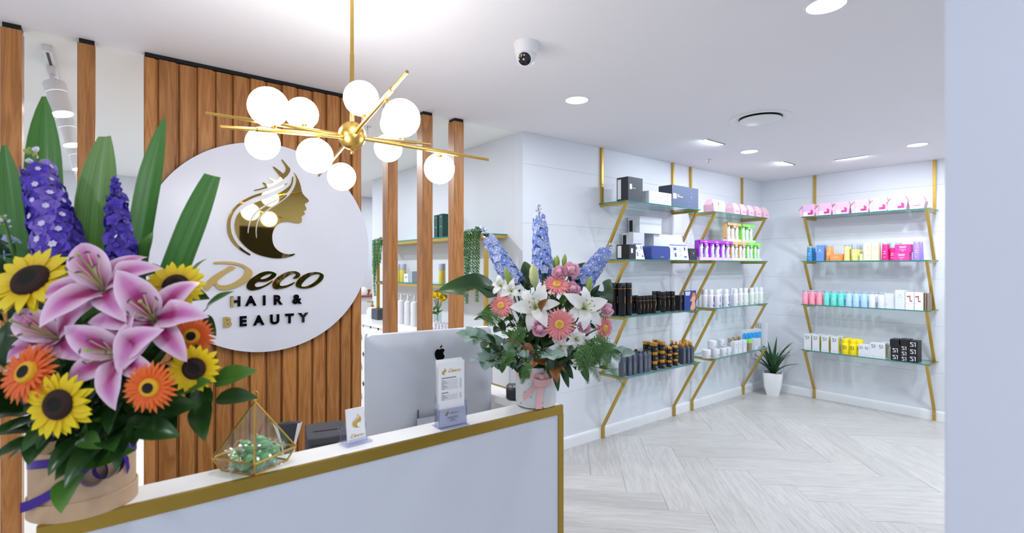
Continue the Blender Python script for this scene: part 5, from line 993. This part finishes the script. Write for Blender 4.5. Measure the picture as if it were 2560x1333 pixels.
def near_label(kind, x, y, flowers, where):
    for fx_, fy_, nm in sorted(flowers, key=lambda f: math.hypot(f[0] - x, f[1] - y)):
        dx, dy = x - fx_, y - fy_; w_ = ('right of' if dx > 0 else 'left of') if abs(dx) > abs(dy) else ('below' if dy > 0 else 'above')
        l = f'{kind} leafy stem {w_} the {nm} {where}'
        if l not in USED: USED.add(l); return l
NEAR_L = [(78,702,'upper left sunflower'), (440,716,'small sunflower near the sign'), (147,1012,'lowest sunflower'), (486,922,'right-hand sunflower'), (68,932,'left orange gerbera'), (372,968,'central orange gerbera'), (478,842,'right orange gerbera'), (250,712,'highest pink lily'), (128,850,'left pink lily'), (292,890,'central pink lily'), (380,795,'right pink lily')]
NEAR_R = [(1270,692,'green bud by the leaning delphinium'), (1335,690,'cream lily bud'), (1398,680,'top pair of roses'), (1253,765,'left coral gerbera'), (1392,712,'upturned coral gerbera'), (1398,812,'central coral gerbera'), (1512,822,'right coral gerbera'), (1338,768,'left white lily'), (1462,770,'right white lily'), (1350,822,'front pink rose'), (1355,930,'pink bow'), (1452,905,'drooping small white flower')]
for i, (tx, ty, d, kk) in enumerate(((15,690,1.05,0), (5,800,1.06,0), (-20,900,1.02,0), (20,1000,1.02,0), (55,1085,1.0,0), (110,1150,.98,0), (205,1150,.95,1), (270,1160,.95,0), (345,1125,.97,0), (385,1085,1.0,0), (445,1030,1.03,1), (540,955,1.06,1), (545,1000,1.04,0), (520,770,1.14,1), (470,700,1.15,1), (360,650,1.14,1), (180,930,1.0,0), (250,1010,.99,0), (320,1050,.98,0), (90,900,1.03,0), (430,900,1.06,0), (30,640,1.12,0), (200,780,1.05,0), (330,800,1.06,0), (180,1080,.97,0), (420,960,1.05,1))):
    if ty > 1000: ty -= 55
    sprig(BT + Vector((rnd.uniform(-.03, .03), rnd.uniform(-.03, .03), .01)), P(tx, ty, d), 7, ['fresh', 'fresh2', 'glossy'] if kk else ['glossy', 'glossy2', 'glossy'], near_label('glossy dark' if not kk else 'fresh green', tx, ty, NEAR_L, 'in left bouquet'), GF, 1.05, t0=.3)
o = sprig(BT, P(190, 1190, .95), 2, ['fresh', 'fresh'], 'single pale green leaf hanging over the hat box ribbon', GF, 1.1, t0=.8)

# ------------------------------------------------------------------ right bouquet in a speckled pot
VC = Vector((1.292, 1.480, CZ)); VR, VH = .079, .155
vp = tag(empty('flower_pot', (VC.x, VC.y, CZ + .0015)), 'speckled white terrazzo pot with a pink satin bow on the counter', 'pot')
MB().lathe([(0, 0), (VR - .018, 0), (VR - .004, .006), (VR, .022), (VR, VH - .006), (VR - .003, VH), (VR - .008, VH), (VR - .008, VH - .03), (0, VH - .03)], 48).build('vessel', 'terrazzo', vp)
MB().lathe([(0, VH - .029), (VR - .009, VH - .029), (0, VH - .01)], 24).build('flower_foam', 'leaf_deep', vp)
av = math.atan2(-VC.y, -VC.x)
def vcyl(a, z, k=1.0): return Vector((VR * k * math.cos(a), VR * k * math.sin(a), z))
ribbon([vcyl(2 * math.pi * t / 40, .128, 1.01) for t in range(41)], UP, .022, 'pink_satin', 'ribbon_band', vp)
kn = av + .25
ribbon([vcyl(kn + a, z, k) for a, z, k in ((0, .125, 1.03), (-.25, .095, 1.05), (-.55, .065, 1.06), (-.85, .045, 1.08))], UP, .026, 'pink_satin', 'ribbon_tail', vp, [Vector((0, 0, 1)) + vcyl(kn - 1, 0) * 4] * 4)
ribbon([vcyl(kn + a, z, k) for a, z, k in ((0, .125, 1.03), (-.04, .09, 1.05), (-.10, .05, 1.06), (-.13, .006, 1.07))], UP, .024, 'pink_satin', 'ribbon_tail', vp, [vcyl(kn + 1.57, 0)] * 4)
for sg_, w_ in ((1, .5), (-1, .35)): ribbon([vcyl(kn + sg_ * w_ * math.sin(t) * (1 if math.sin(t) > 0 else .1), .126 - .02 * (1 - math.cos(t)) * .6, 1.04 + .16 * math.sin(t * .5) ** 2) for t in [math.pi * i / 10 for i in range(21)]], UP, .026, 'pink_satin', 'bow_loop', vp)
MB().lathe([(0, -.012), (.009, -.008), (.011, 0), (.009, .008), (0, .012)], 12, M=TR(*vcyl(kn, .126, 1.05))).build('bow_knot', 'pink_satin', vp)
VT = VC + Vector((0, 0, VH)); GR_ = 'flowers in the right bouquet'; D0 = 1.92
for bx_, by_, tx, ty, d, l in ((1288,712,1205,568,1.98,'pale blue delphinium spike leaning left over the bouquet'), (1358,690,1346,512,2.0,'tallest blue delphinium spike, upright over the right bouquet'), (1452,712,1528,612,1.96,'blue delphinium spike leaning right towards the shelves')):
    delphinium(P(bx_, by_, 1.92), P(tx, ty, d), 56, .037, .017, [('sky_petal', 'petal_eye'), ('sky_pale', 'petal_eye'), ('sky_petal', 'petal_eye')] if tx > 1250 else [('sky_pale', 'petal_eye'), ('sky_petal', 'petal_eye')], ['sky_pale', 'petal_eye'], 12, l, GR_, 1.15, VT)
for px, py, d, fr, fu, r_, l in ((1253,765,1.82,-.35,.35,.050,'coral gerbera at the left of the right bouquet'), (1392,712,1.84,.05,1.1,.055,'coral gerbera facing up near the top of the right bouquet'), (1398,812,1.77,.05,.15,.062,'large coral gerbera in the centre of the right bouquet'), (1512,822,1.86,.75,-.1,.048,'coral gerbera turned sideways at the right of the bouquet')): gerbera(P(px, py, d), face(fr, fu), r_, 'coral_petal', l, VT, GR_, False)
for px, py, d, fr, fu, r_, l in ((1338,768,1.80,-.1,.3,.086,'white lily left of the central coral gerbera'), (1462,770,1.80,.2,.3,.084,'white lily right of the central coral gerbera')): lily(P(px, py, d), face(fr, fu), r_, 'lily_white', l, VT, GR_)
for px, py, d, fr, fu, l in ((1252,715,1.85,-.3,.5,'small white flower left of the white lily, uppermost'), (1278,728,1.83,-.2,.4,'small white flower beside the left coral gerbera'), (1440,848,1.77,.1,.1,'small white flower right of the central coral gerbera'), (1458,858,1.78,.2,-.1,'small white flower below the right white lily'), (1452,905,1.80,.2,-.5,'small white flower drooping at the bottom of the bouquet'), (1402,868,1.78,0,0,'small white flower below the central coral gerbera')): lily(P(px, py, d), face(fr, fu), .042, 'lily_white', l, VT, GR_, 1.1, 'alstroemeria')
for px, py, d, fr, fu, r_, l, mi in ((1398,680,1.86,-.1,.6,.032,'pale pink rose, left of the top pair',1), (1430,674,1.86,.15,.5,.036,'pink rose, right of the top pair',0), (1350,822,1.77,0,.2,.034,'pink rose in front at the lower left',0), (1340,805,1.79,-.2,.4,.030,'pink rose just behind the lower left rose',1), (1432,722,1.84,.2,.5,.034,'mauve pink rose beside the upturned gerbera',0), (1462,818,1.80,.2,.2,.028,'small pink rose under the right white lily',0), (1520,775,1.86,.5,.2,.030,'pink rose at the right edge of the bouquet',1)): rose(P(px, py, d), face(fr, fu), r_, l, GR_, VT, mi)
for px, py, d, dx, L_, W_2, m, l in ((1270,692,1.85,-.3,.075,.013,'bud_green','green lily bud beside the leaning delphinium'), (1335,690,1.84,-.1,.09,.019,'lily_white','cream lily bud below the tallest delphinium'), (1393,655,1.9,.0,.05,.010,'bud_green','small green bud above the top roses'), (1411,652,1.9,.1,.05,.010,'bud_green','small pale bud right of the other top bud'), (1472,716,1.85,.2,.07,.012,'bud_green','green lily bud on the right above the white lily')): bud(P(px, py, d), (CAMR * dx + UP - CAMF * .1).normalized(), L_, W_2, m, l, 'buds in the right bouquet', VT)
# big cut leaves
def bigleaf(base, tip, W_2, nrm, label, m='glossy_leaf', bend=.6, fold=.1, notch=0):
    base, tip = Vector(base), Vector(tip); ax = tip - base; L_ = ax.length
    b0 = blade(L_, W_2, bend=bend, fold=fold, a0=.6, b0=.7, wave=.05)
    def fn(a, c):
        p = b0(a, c)
        if notch and c > .5 and .28 < a < .62: p = (p[0], p[1] * (1 - .75 * math.sin((a - .28) / .34 * math.pi)), p[2])
        return p
    return tag(MB().grid(fn, 18, 8).build('broad_leaf', m, None, frame(base, ax, nrm), ang=80), label, 'leaf', 'broad leaves in the right bouquet')
bigleaf(P(1240, 725, 1.88), P(1105, 702, 1.75), .058, UP * .7 - CAMF * .8, 'broad dark leaf reaching left across the timber post', 'glossy_leaf', .5, .12, 1)
bigleaf(P(1490, 760, 1.94), P(1540, 700, 1.96), .05, -CAMF + CAMR * .6, 'dark cut leaf curling up at the right of the bouquet', 'glossy_leaf', .5, .1, 1)
bigleaf(P(1500, 740, 1.92), P(1540, 850, 1.92), .036, -CAMF * .6 + CAMR * .8 + UP * .3, 'grey-green leaf bending down at the right of the bouquet', 'leaf_mid', .8)
bigleaf(P(1370, 700, 1.96), P(1392, 640, 2.0), .045, -CAMF + CAMR * .2, 'upright dark leaf behind the top roses', 'fresh_leaf', .3); bigleaf(P(1330, 720, 1.95), P(1310, 650, 1.98), .035, -CAMF, 'upright dark leaf left of the tallest delphinium', 'glossy_leaf', .3)
bigleaf(P(1430, 700, 1.96), P(1468, 652, 1.98), .03, -CAMF + UP * .5, 'dark leaf right of the top roses', 'glossy_leaf', .4); bigleaf(P(1270, 775, 1.9), P(1208, 770, 1.84), .04, UP - CAMF, 'green leaf behind the left coral gerbera', 'fresh_leaf', .6)
GG = 'leafy stems in the right bouquet'
for tx, ty, d, kk, n_ in ((1215,800,1.80,0,7), (1195,850,1.82,0,6), (1225,880,1.80,0,6), (1270,840,1.76,1,7), (1240,905,1.80,0,6), (1330,880,1.76,0,6), (1400,905,1.76,0,6), (1455,900,1.80,0,7), (1500,870,1.84,1,7), (1530,880,1.86,0,6), (1480,800,1.86,0,6), (1310,720,1.9,0,6), (1440,770,1.86,1,6), (1295,790,1.82,0,6), (1370,770,1.86,0,6), (1240,740,1.88,1,5), (1480,740,1.9,0,5), (1360,860,1.78,0,6), (1500,920,1.84,0,6), (1420,870,1.78,0,6), (1300,740,1.92,0,7), (1370,730,1.94,0,7), (1420,740,1.93,0,7), (1350,790,1.90,0,7), (1430,800,1.88,0,7), (1490,780,1.92,0,6), (1280,800,1.90,0,6), (1400,760,1.9,1,6), (1325,700,1.95,0,6), (1450,690,1.95,0,6)):
    sprig(VT + Vector((rnd.uniform(-.03, .03), rnd.uniform(-.03, .03), -.02)), P(tx, ty, d), n_, ['fresh', 'glossy', 'fresh2'] if kk else ['glossy', 'glossy2', 'ruscus'], near_label('dark green' if not kk else 'fresh green', tx, ty, NEAR_R, 'in right bouquet'), GG, .8, t0=.3)
for tx, ty, d, l in ((1165,840,1.84,'grey eucalyptus stem reaching left in front of the computer'), (1205,905,1.80,'grey eucalyptus stem drooping at the lower left'), (1290,880,1.74,'grey eucalyptus stem above the pot'), (1380,890,1.74,'grey eucalyptus stem in the bottom centre'), (1560,885,1.86,'grey eucalyptus stem reaching right over the shelf bottles')): sprig(VT, P(tx, ty, d), 12, ['euc'], l, 'eucalyptus stems in the right bouquet', 1.6, .35, 'eucalyptus_stem')
for tx, ty, d, l in ((1300,858,1.76,'copper-brown leaf at the left of the bouquet centre'), (1338,905,1.74,'copper-brown curled leaf above the pot'), (1385,925,1.74,'copper-brown leaf low at the pot rim'), (1352,775,1.78,'copper-brown leaf beside the left white lily')): sprig(VT, P(tx, ty, d), 2, ['brown', 'brown'], l, 'copper-brown leaves in the right bouquet', .75, .8)
for tx, ty, d, l in ((1378,950,1.72,'long green leaf hanging over the right of the pot'), (1398,985,1.76,'longest dark leaf hanging beside the pink bow'), (1425,975,1.8,'twisted dark leaf hanging at the right'), (1435,950,1.82,'narrow hanging leaf beside the ferns')):
    b2 = P(1372 + (tx - 1378) * .6, 900, d + .02); bigleaf(b2, P(tx, ty, d), .015, -CAMF + UP * .2, l, 'glossy_leaf', .5)
for bx_, by_, tx, ty, d, l in ((1440,850,1562,968,1.86,'feathery fern frond hanging lowest on the right'), (1430,870,1500,955,1.82,'feathery fern frond hanging in the lower right'), (1470,860,1545,900,1.84,'feathery fern frond at the right edge'), (1320,830,1272,880,1.74,'feathery fern frond hanging at the centre left'), (1250,820,1196,790,1.84,'thin feathery fern frond at the left edge'), (1290,900,1250,925,1.78,'small fern tip at the lower left'), (1330,930,1305,960,1.78,'small fern tip over the pot rim'), (1450,900,1470,960,1.82,'feathery fern frond between the hanging leaves')): fern(P(bx_, by_, d - .09), P(tx, ty, d - .07), l, 'fern fronds in the right bouquet', .055 if abs(tx - bx_) > 55 else .036, .02)

# ------------------------------------------------------------------ corner plant
cp_ = tag(empty('corner_plant', (6.225, 2.825, 0)), 'spiky green potted plant in a tall white pot in the room corner', 'plant')
vs = []; N8 = 4
for z, k in ((0, .066), (.01, .068), (.12, .094), (.22, .103), (.27, .104), (.27, .094), (.235, .092)):
    r_ = rrect(-k, k, -k, k, k * .22, 3); vs.append([(x, y, z) for x, y in r_])
n = len(vs[0]); MB().add([p for r_ in vs for p in r_], [tuple(range(n - 1, -1, -1))] + [(k * n + i, k * n + (i + 1) % n, k * n + n + (i + 1) % n, k * n + n + i) for k in range(6) for i in range(n)]).build('pot', 'plastic_white', cp_, RT(R(20), 'Z'))
MB().lathe([(0, .245), (.088, .24)], 20).build('soil', 'soil', cp_)
AL = [bmesh_leaf('leaf', 'aloe_leaf', .46, .022, 10, 2, bend=b_, fold=.35, a0=.62, b0=.75, base=.8) for b_ in (.25, .5, .8)]
for i in range(24):
    a = i * 2.39996; t = i / 24; el = R(86) - t * R(24)
    link('leaf', AL[(i * 7) % 3], cp_, TR(.018 * math.cos(a), .018 * math.sin(a), .24) @ RT(a, 'Z') @ RT(-el, 'Y') @ SCL(1.02 - .5 * t + rnd.uniform(-.12, .12), 1, 1))

# ------------------------------------------------------------------ salon behind the posts
tk = tag(empty('ceiling_track', (-.235, 3.3, CEIL)), 'white ceiling track carrying the spotlights behind the left posts', 'track')
MB().box(-.017, .017, 0, 3.6, -.03, -.0005).build('rail', 'plastic_white', tk, smooth=False); MB().box(-.006, .006, .02, 3.58, -.0305, -.029).build('groove', 'plastic_dark', tk, smooth=False)
def spot(v, l):
    t = tag(empty('track_spotlight', (-.235, v, CEIL - .0305)), l, 'spotlight', 'white track spotlights')
    MB().box(-.016, .016, -.06, .06, -.03, 0).tube([(0, 0, -.02), (0, 0, -.075)], .011, 12).build('adaptor', 'plastic_white', t)
    Mh = TR(.008, .0, -.075) @ RT(R(-12), 'Y') @ RT(R(-10), 'X')
    MB().lathe([(0, .004), (.046, .004), (.049, 0), (.049, -.05), (.046, -.052)], 32, M=Mh).build('driver_collar', 'plastic_white', t)
    MB().lathe([(.046, -.053), (.049, -.056), (.050, -.165), (.047, -.168), (.044, -.160)], 32, M=Mh).build('lamp_head', 'plastic_white', t)
    MB().lathe([(0, -.160), (.0445, -.160)], 32, M=Mh).build('lens', 'lamp_diffuser', t)
    light('spot_glow', 'SPOT', SPOT_W, t, Mh @ Vector((0, 0, -.172)), .04, COOL, (R(-10), R(-12), 0), spot=R(95))
spot(3.58, 'nearest white track spotlight between the two left posts'); spot(4.45, 'second white track spotlight half behind the post'); spot(5.5, 'third, farthest white track spotlight'); spot(6.5, 'fourth white track spotlight hidden by the leaves')
for x, y, w_ in ((1.2, 4.3, 27), (.6, 5.6, 14), (1.6, 6.4, 14), (-1.4, 4.6, 9), (-1.4, 6.2, 9), (3.4, 6.6, 14)): downlight(x, y, 'added unseen light in the salon ceiling behind the slat wall', w_)  # hidden lamps added to brighten the salon and alcove
# alcove shelf
SU, SV0, SV1 = 2.33, 3.29, 5.36
al = tag(empty('alcove_shelf', (2.55, SV0, 0)), 'gold-framed glass display shelf seen between the timber posts', 'shelf unit')
Ln = SV1 - SV0
for v in (0, Ln): MB().box(-.22, -.19, v - .0125, v + .0125, .963, 1.80).build('upright', 'brass_paint', al, smooth=False)
for z in (1.80, 1.375):
    MB().box(-.22, -.002, -.0125, Ln + .0125, z - .036, z - .011).build('shelf_frame', 'brass_paint', al, smooth=False); MB().box(-.222, -.004, -.0125, Ln + .0125, z - .0105, z, fm=[1, 0, 1, 1, 1, 1]).build('glass_shelf', ['shelf_glass', 'glass_edge'], al, smooth=False)
# salon cabinet with round towel holes
CBZ = .96; cbx0, cv0, cv1 = 2.08, 3.25, 5.9
cb = tag(empty('towel_cabinet', (cbx0, cv0, 0)), 'white cabinet with rows of round towel holes behind the posts', 'cabinet')
MB().box(.30, 2.55 - cbx0 - .002, 0, cv1 - cv0, 0, CBZ - .03).build('carcass', 'laminate_white', cb, smooth=False); MB().box(-.01, 2.55 - cbx0 - .002, -.002, cv1 - cv0 + .005, CBZ - .03, CBZ).build('worktop', 'laminate_white', cb, smooth=False)
cs = .1875; HRAD = .066; nv_ = int((cv1 - cv0) / cs); cell = MB(); hz_ = .31
sq = []
for k in range(24):
    a = 2 * math.pi * (k + .5) / 24; c_, s_ = math.cos(a), math.sin(a); m_ = max(abs(c_) / (cs / 2), abs(s_) / (hz_ / 2)); sq.append((c_ / m_, s_ / m_))
vs = [(0, y, z) for y, z in sq] + [(0, HRAD * math.cos(2 * math.pi * (k + .5) / 24), HRAD * math.sin(2 * math.pi * (k + .5) / 24)) for k in range(24)] + [(.29, HRAD * math.cos(2 * math.pi * (k + .5) / 24), HRAD * math.sin(2 * math.pi * (k + .5) / 24)) for k in range(24)]
cell.add(vs, [(k, 24 + k, 24 + (k + 1) % 24, (k + 1) % 24) for k in range(24)] + [(24 + k, 48 + k, 48 + (k + 1) % 24, 24 + (k + 1) % 24) for k in range(24)] + [tuple(range(48, 72))])
cme = cell.mesh('towel_hole', 'laminate_white')
for j in range(nv_):
    for z in range(3): link('towel_hole', cme, cb, TR(0, cs * (j + .5), hz_ * (z + .5)))
MB().box(0, .02, nv_ * cs, cv1 - cv0, 0, CBZ - .03).build('filler', 'laminate_white', cb, smooth=False)
def alc(px, u, z): p = onu(px, 600, u); return Vector((u, p.y, z + .0006))
def put(name, parts, px, u, z, label, cat, group=None, rz=R(-90)):
    o = tag(empty(name, alc(px, u, z), rz), label, cat, group)
    for n_, me, *mw in parts: link(n_, me, o, mw[0] if mw else None)
    return o
gb = carton('green_box', .062, .06, .215, 'serum_grey', [(0, .19, .02, .004), (0, .1, .03, .004)])
put('hair_carton', gb, 1096, 2.42, 1.80, 'dark green upright carton, left of the pair on alcove shelf', 'box', 'dark green cartons'); put('hair_carton', gb, 1109, 2.40, 1.80, 'dark green upright carton, right of the pair on alcove shelf', 'box', 'dark green cartons')
yb_ = bottle('bot_mustard', 'cap_grey', .032, .185, .06, taper=.98, shoulder=.02)
for px, u, l in ((997, 2.45, 'yellow bottle with grey cap half behind the first post'), (1008, 2.41, 'yellow bottle with grey cap on the lower alcove shelf, left'), (1105, 2.42, 'yellow bottle with grey cap on the lower alcove shelf, right')): put('shampoo_bottle', yb_, px, u, 1.375, l, 'bottle', 'yellow bottles in the alcove')
put('hair_carton', carton('bot_pearl', .10, .08, .085, 'ink_grey', [(0, .05, .05, .01)]), 1024, 2.43, 1.375, 'small pale grey carton beside the yellow bottle', 'box'); put('hair_carton', carton('cap_grey', .07, .07, .11), 1034, 2.42, 1.375, 'small blue-grey carton beside the middle post', 'box')
spb = bottle('bottle_white', 'bottle_white', .037, .30, .06, capr=.012, shoulder=.12) + [('spout', MB().box(-.008, .008, -.045, .008, .298, .308).mesh('spout', 'bottle_white', False)), ('print', lines([(-.01, .16, .006, .01), (-.005, .12, .02, .003)], -.0375).mesh('print', 'ink_grey', False))]
for i, px in enumerate((983, 1003, 1020, 1036)): put('basin_bottle', spb, px, 2.30, CBZ, f'{ORD[i]} tall white pump bottle from the left on the salon cabinet', 'bottle', 'tall white pump bottles')
smb = bottle('bottle_white', 'bottle_white', .0165, .085, .025, capr=.013, shoulder=.15, ink='ink_grey')
k_ = 0
for r_ in range(3):
    for i in range(9): put('sample_bottle', smb, 1088 + i * 8.2 - r_ * 2, 2.22 + r_ * .045, CBZ, f'{ORD[i]} small white bottle from the left in {["front", "middle", "back"][r_]} row on the cabinet', 'bottle', 'small white bottles on the salon cabinet')
for i, px in enumerate((1168, 1178, 1190)): put('sample_bottle', smb, px, 2.26, CBZ, f'{ORD[i]} small white bottle right of the last post', 'bottle', 'small white bottles on the salon cabinet')
put('soap_dispenser', [('vessel', MB().lathe([(0, 0), (.05, 0), (.066, .03), (.066, .07), (.045, .105), (.02, .115), (0, .115)], 24).mesh('vessel', 'plastic_white')), ('pump', MB().lathe([(.02, .115), (.02, .135), (.008, .14), (.008, .17), (0, .17)], 16).box(-.07, .012, -.008, .008, .165, .178).mesh('pump', 'brushed_brass'))], 931, 2.35, CBZ, 'round white soap dispenser with gold pump on the salon cabinet', 'dispenser', rz=R(-60))
put('tissue_box', [('box', MB().cbox(-.08, .08, -.07, .07, 0, .115, .004).mesh('box', 'slate_plastic')), ('opening', MB().box(-.05, .05, -.02, .02, .115, .1165).mesh('opening', 'black_matte', False))], 951, 2.32, CBZ, 'dark smoky box beside the soap dispenser', 'box')
# vase of yellow flowers
pv = alc(1094, 2.38, CBZ); vv = tag(empty('glass_vase', pv), 'small clear glass vase behind the posts', 'vase')
MB().lathe([(0, .002), (.035, .002), (.038, .01), (.04, .15), (.038, .15), (.036, .012), (0, .012)], 20).build('glass_wall', 'water_glass', vv)
YP = bmesh_leaf('petal', 'sun_petal', .036, .010, 3, 2, bend=.4, fold=.1)
for i in range(9):
    a = i * 2.4; p = pv + Vector((.055 * math.cos(a) * (i % 3 + 1) / 3, .075 * math.sin(a) * (i % 3 + 1) / 3, .26 + .02 * (3 - i % 3) + .01 * (i % 2))); fc = (p - pv - Vector((0, 0, .17)) + Vector((-.06, -.03, 0))).normalized()
    o = flower('yellow_chrysanthemum', p, fc, 'bright yellow double flower in the vase behind the posts', 'flower', 'yellow flowers in the glass vase')
    ring_petals(o, YP, 12, .004, .2); ring_petals(o, YP, 9, .003, .7, .003, .5); MB().lathe([(.007, 0), (.005, .005), (0, .006)], 10).build('flower_eye', 'pollen_gold', o); stem_to(o, [p, pv + Vector((0, 0, .15)), pv + Vector((0, 0, .02))], .002)
for i, (dy, dz_) in enumerate(((-.08, .2), (.07, .19), (-.05, .16))): sprig(pv + Vector((0, 0, .12)), pv + Vector((-.03, dy, dz_)), 4, ['fresh'], 'green leaves under the yellow flowers', 'leaves in the glass vase', .7)
# trailing plants
def strand_mesh(L_, wob):
    mb = MB(); pts = []; N = max(8, int(L_ / .009))
    for i in range(N + 1): t = i / N; pts.append(Vector((.012 * math.sin(t * 5 + wob) * t, .012 * math.cos(t * 4 + wob) * t, -L_ * t)))
    mb.tube(pts[::3] + [pts[-1]], .0014, 4)
    for i in range(N):
        for k in range(3):
            a = i * 1.3 + k * 2.1; p = pts[i]; d = Vector((math.cos(a), math.sin(a), -.7)).normalized(); F_ = frame(p, d, Vector((0, 0, 1)))
            mb.add([(0, 0, 0), (.010, -.0075, .001), (.026, 0, 0), (.010, .0075, .001), (.012, 0, .006)], [(0, 1, 4), (1, 2, 4), (2, 3, 4), (3, 0, 4)], 0, F_)
    return mb
def trailing(p0, strands, label):
    o = tag(empty('trailing_plant', p0), label, 'plant', 'trailing plants on the alcove shelf')
    MB().lathe([(0, .0006), (.042, .0006), (.046, .03), (.044, .03), (.04, .025), (0, .025)], 20).build('saucer', 'plastic_dark', o)
    for dx, dy, L_, w_ in strands:
        Mx = TR(dx, dy, .03)
        s_ = strand_mesh(L_, w_); s_.tube([(-dx * .5, -dy * .5, -.004), (-dx * .2, -dy * .2, .012), (0, 0, 0)], .0015, 4)
        x = s_.build('strand', 'succulent', o, Mx, smooth=False)
    mb = MB()
    for i in range(70):
        a, b = rnd.uniform(0, 6.28), rnd.uniform(.1, 1); F_ = frame(Vector((.05 * b * math.cos(a), .06 * b * math.sin(a), .03 + .035 * (1 - b) * rnd.uniform(.3, 1))), Vector((math.cos(a), math.sin(a), rnd.uniform(-.4, .8))), UP)
        mb.add([(0, 0, 0), (.008, -.006, .001), (.02, 0, 0), (.008, .006, .001), (.009, 0, .005)], [(0, 1, 4), (1, 2, 4), (2, 3, 4), (3, 0, 4)], 0, F_)
    mb.build('crown', 'succulent', o, smooth=False)
pL = Vector((2.36, 5.28, 1.8)); trailing(pL, [(-.06, .06, .52, 0), (-.06, .085, .30, 1), (-.07, .04, .62, 2), (-.06, .0, .30, 3), (-.055, -.04, .26, 4), (-.06, .10, .38, 5), (-.05, -.07, .22, 1)], 'trailing green plant at the far end of the alcove shelf beside the sign')
pR = Vector((2.38, 3.47, 1.8)); trailing(pR, [(-.07, .06, .55, 0), (-.075, .03, .60, 1), (-.07, .0, .34, 2), (-.07, -.05, .46, 3), (-.065, -.085, .58, 4), (-.07, .08, .42, 5), (-.06, -.1, .36, 6)], 'trailing green plant at the near end of the alcove shelf by the last post')
# far ledge with a gold bowl
fs_ = tag(empty('far_ledge', (2.6, 7.095, 0)), 'white ledge with a dark red edge far behind the sign', 'ledge')
MB().box(-.6, .9, 0, .4, 0, 1.09).build('body', 'laminate_white', fs_, smooth=False); MB().box(-.62, .92, -.02, .4, 1.09, 1.115).build('edge', 'print_red', fs_, smooth=False)
p = onv(919, 724, 7.2); gbw = tag(MB().lathe([(0, 0), (.03, 0), (.06, .05), (.065, .08), (.06, .08), (.03, .01), (0, .008)], 20).build('gold_bowl', 'brushed_brass', None, TR(p.x, 7.25, 1.1156)), 'tiny gold bowl on the far ledge', 'bowl')
p = onv(909, 724, 7.2); tag(MB().lathe([(0, 0), (.06, 0), (.07, .05), (.04, .11), (0, .12)], 20).build('towel_roll', 'paper_white', None, TR(p.x, 7.22, 1.1156)), 'rolled white towel on the far ledge', 'towel')
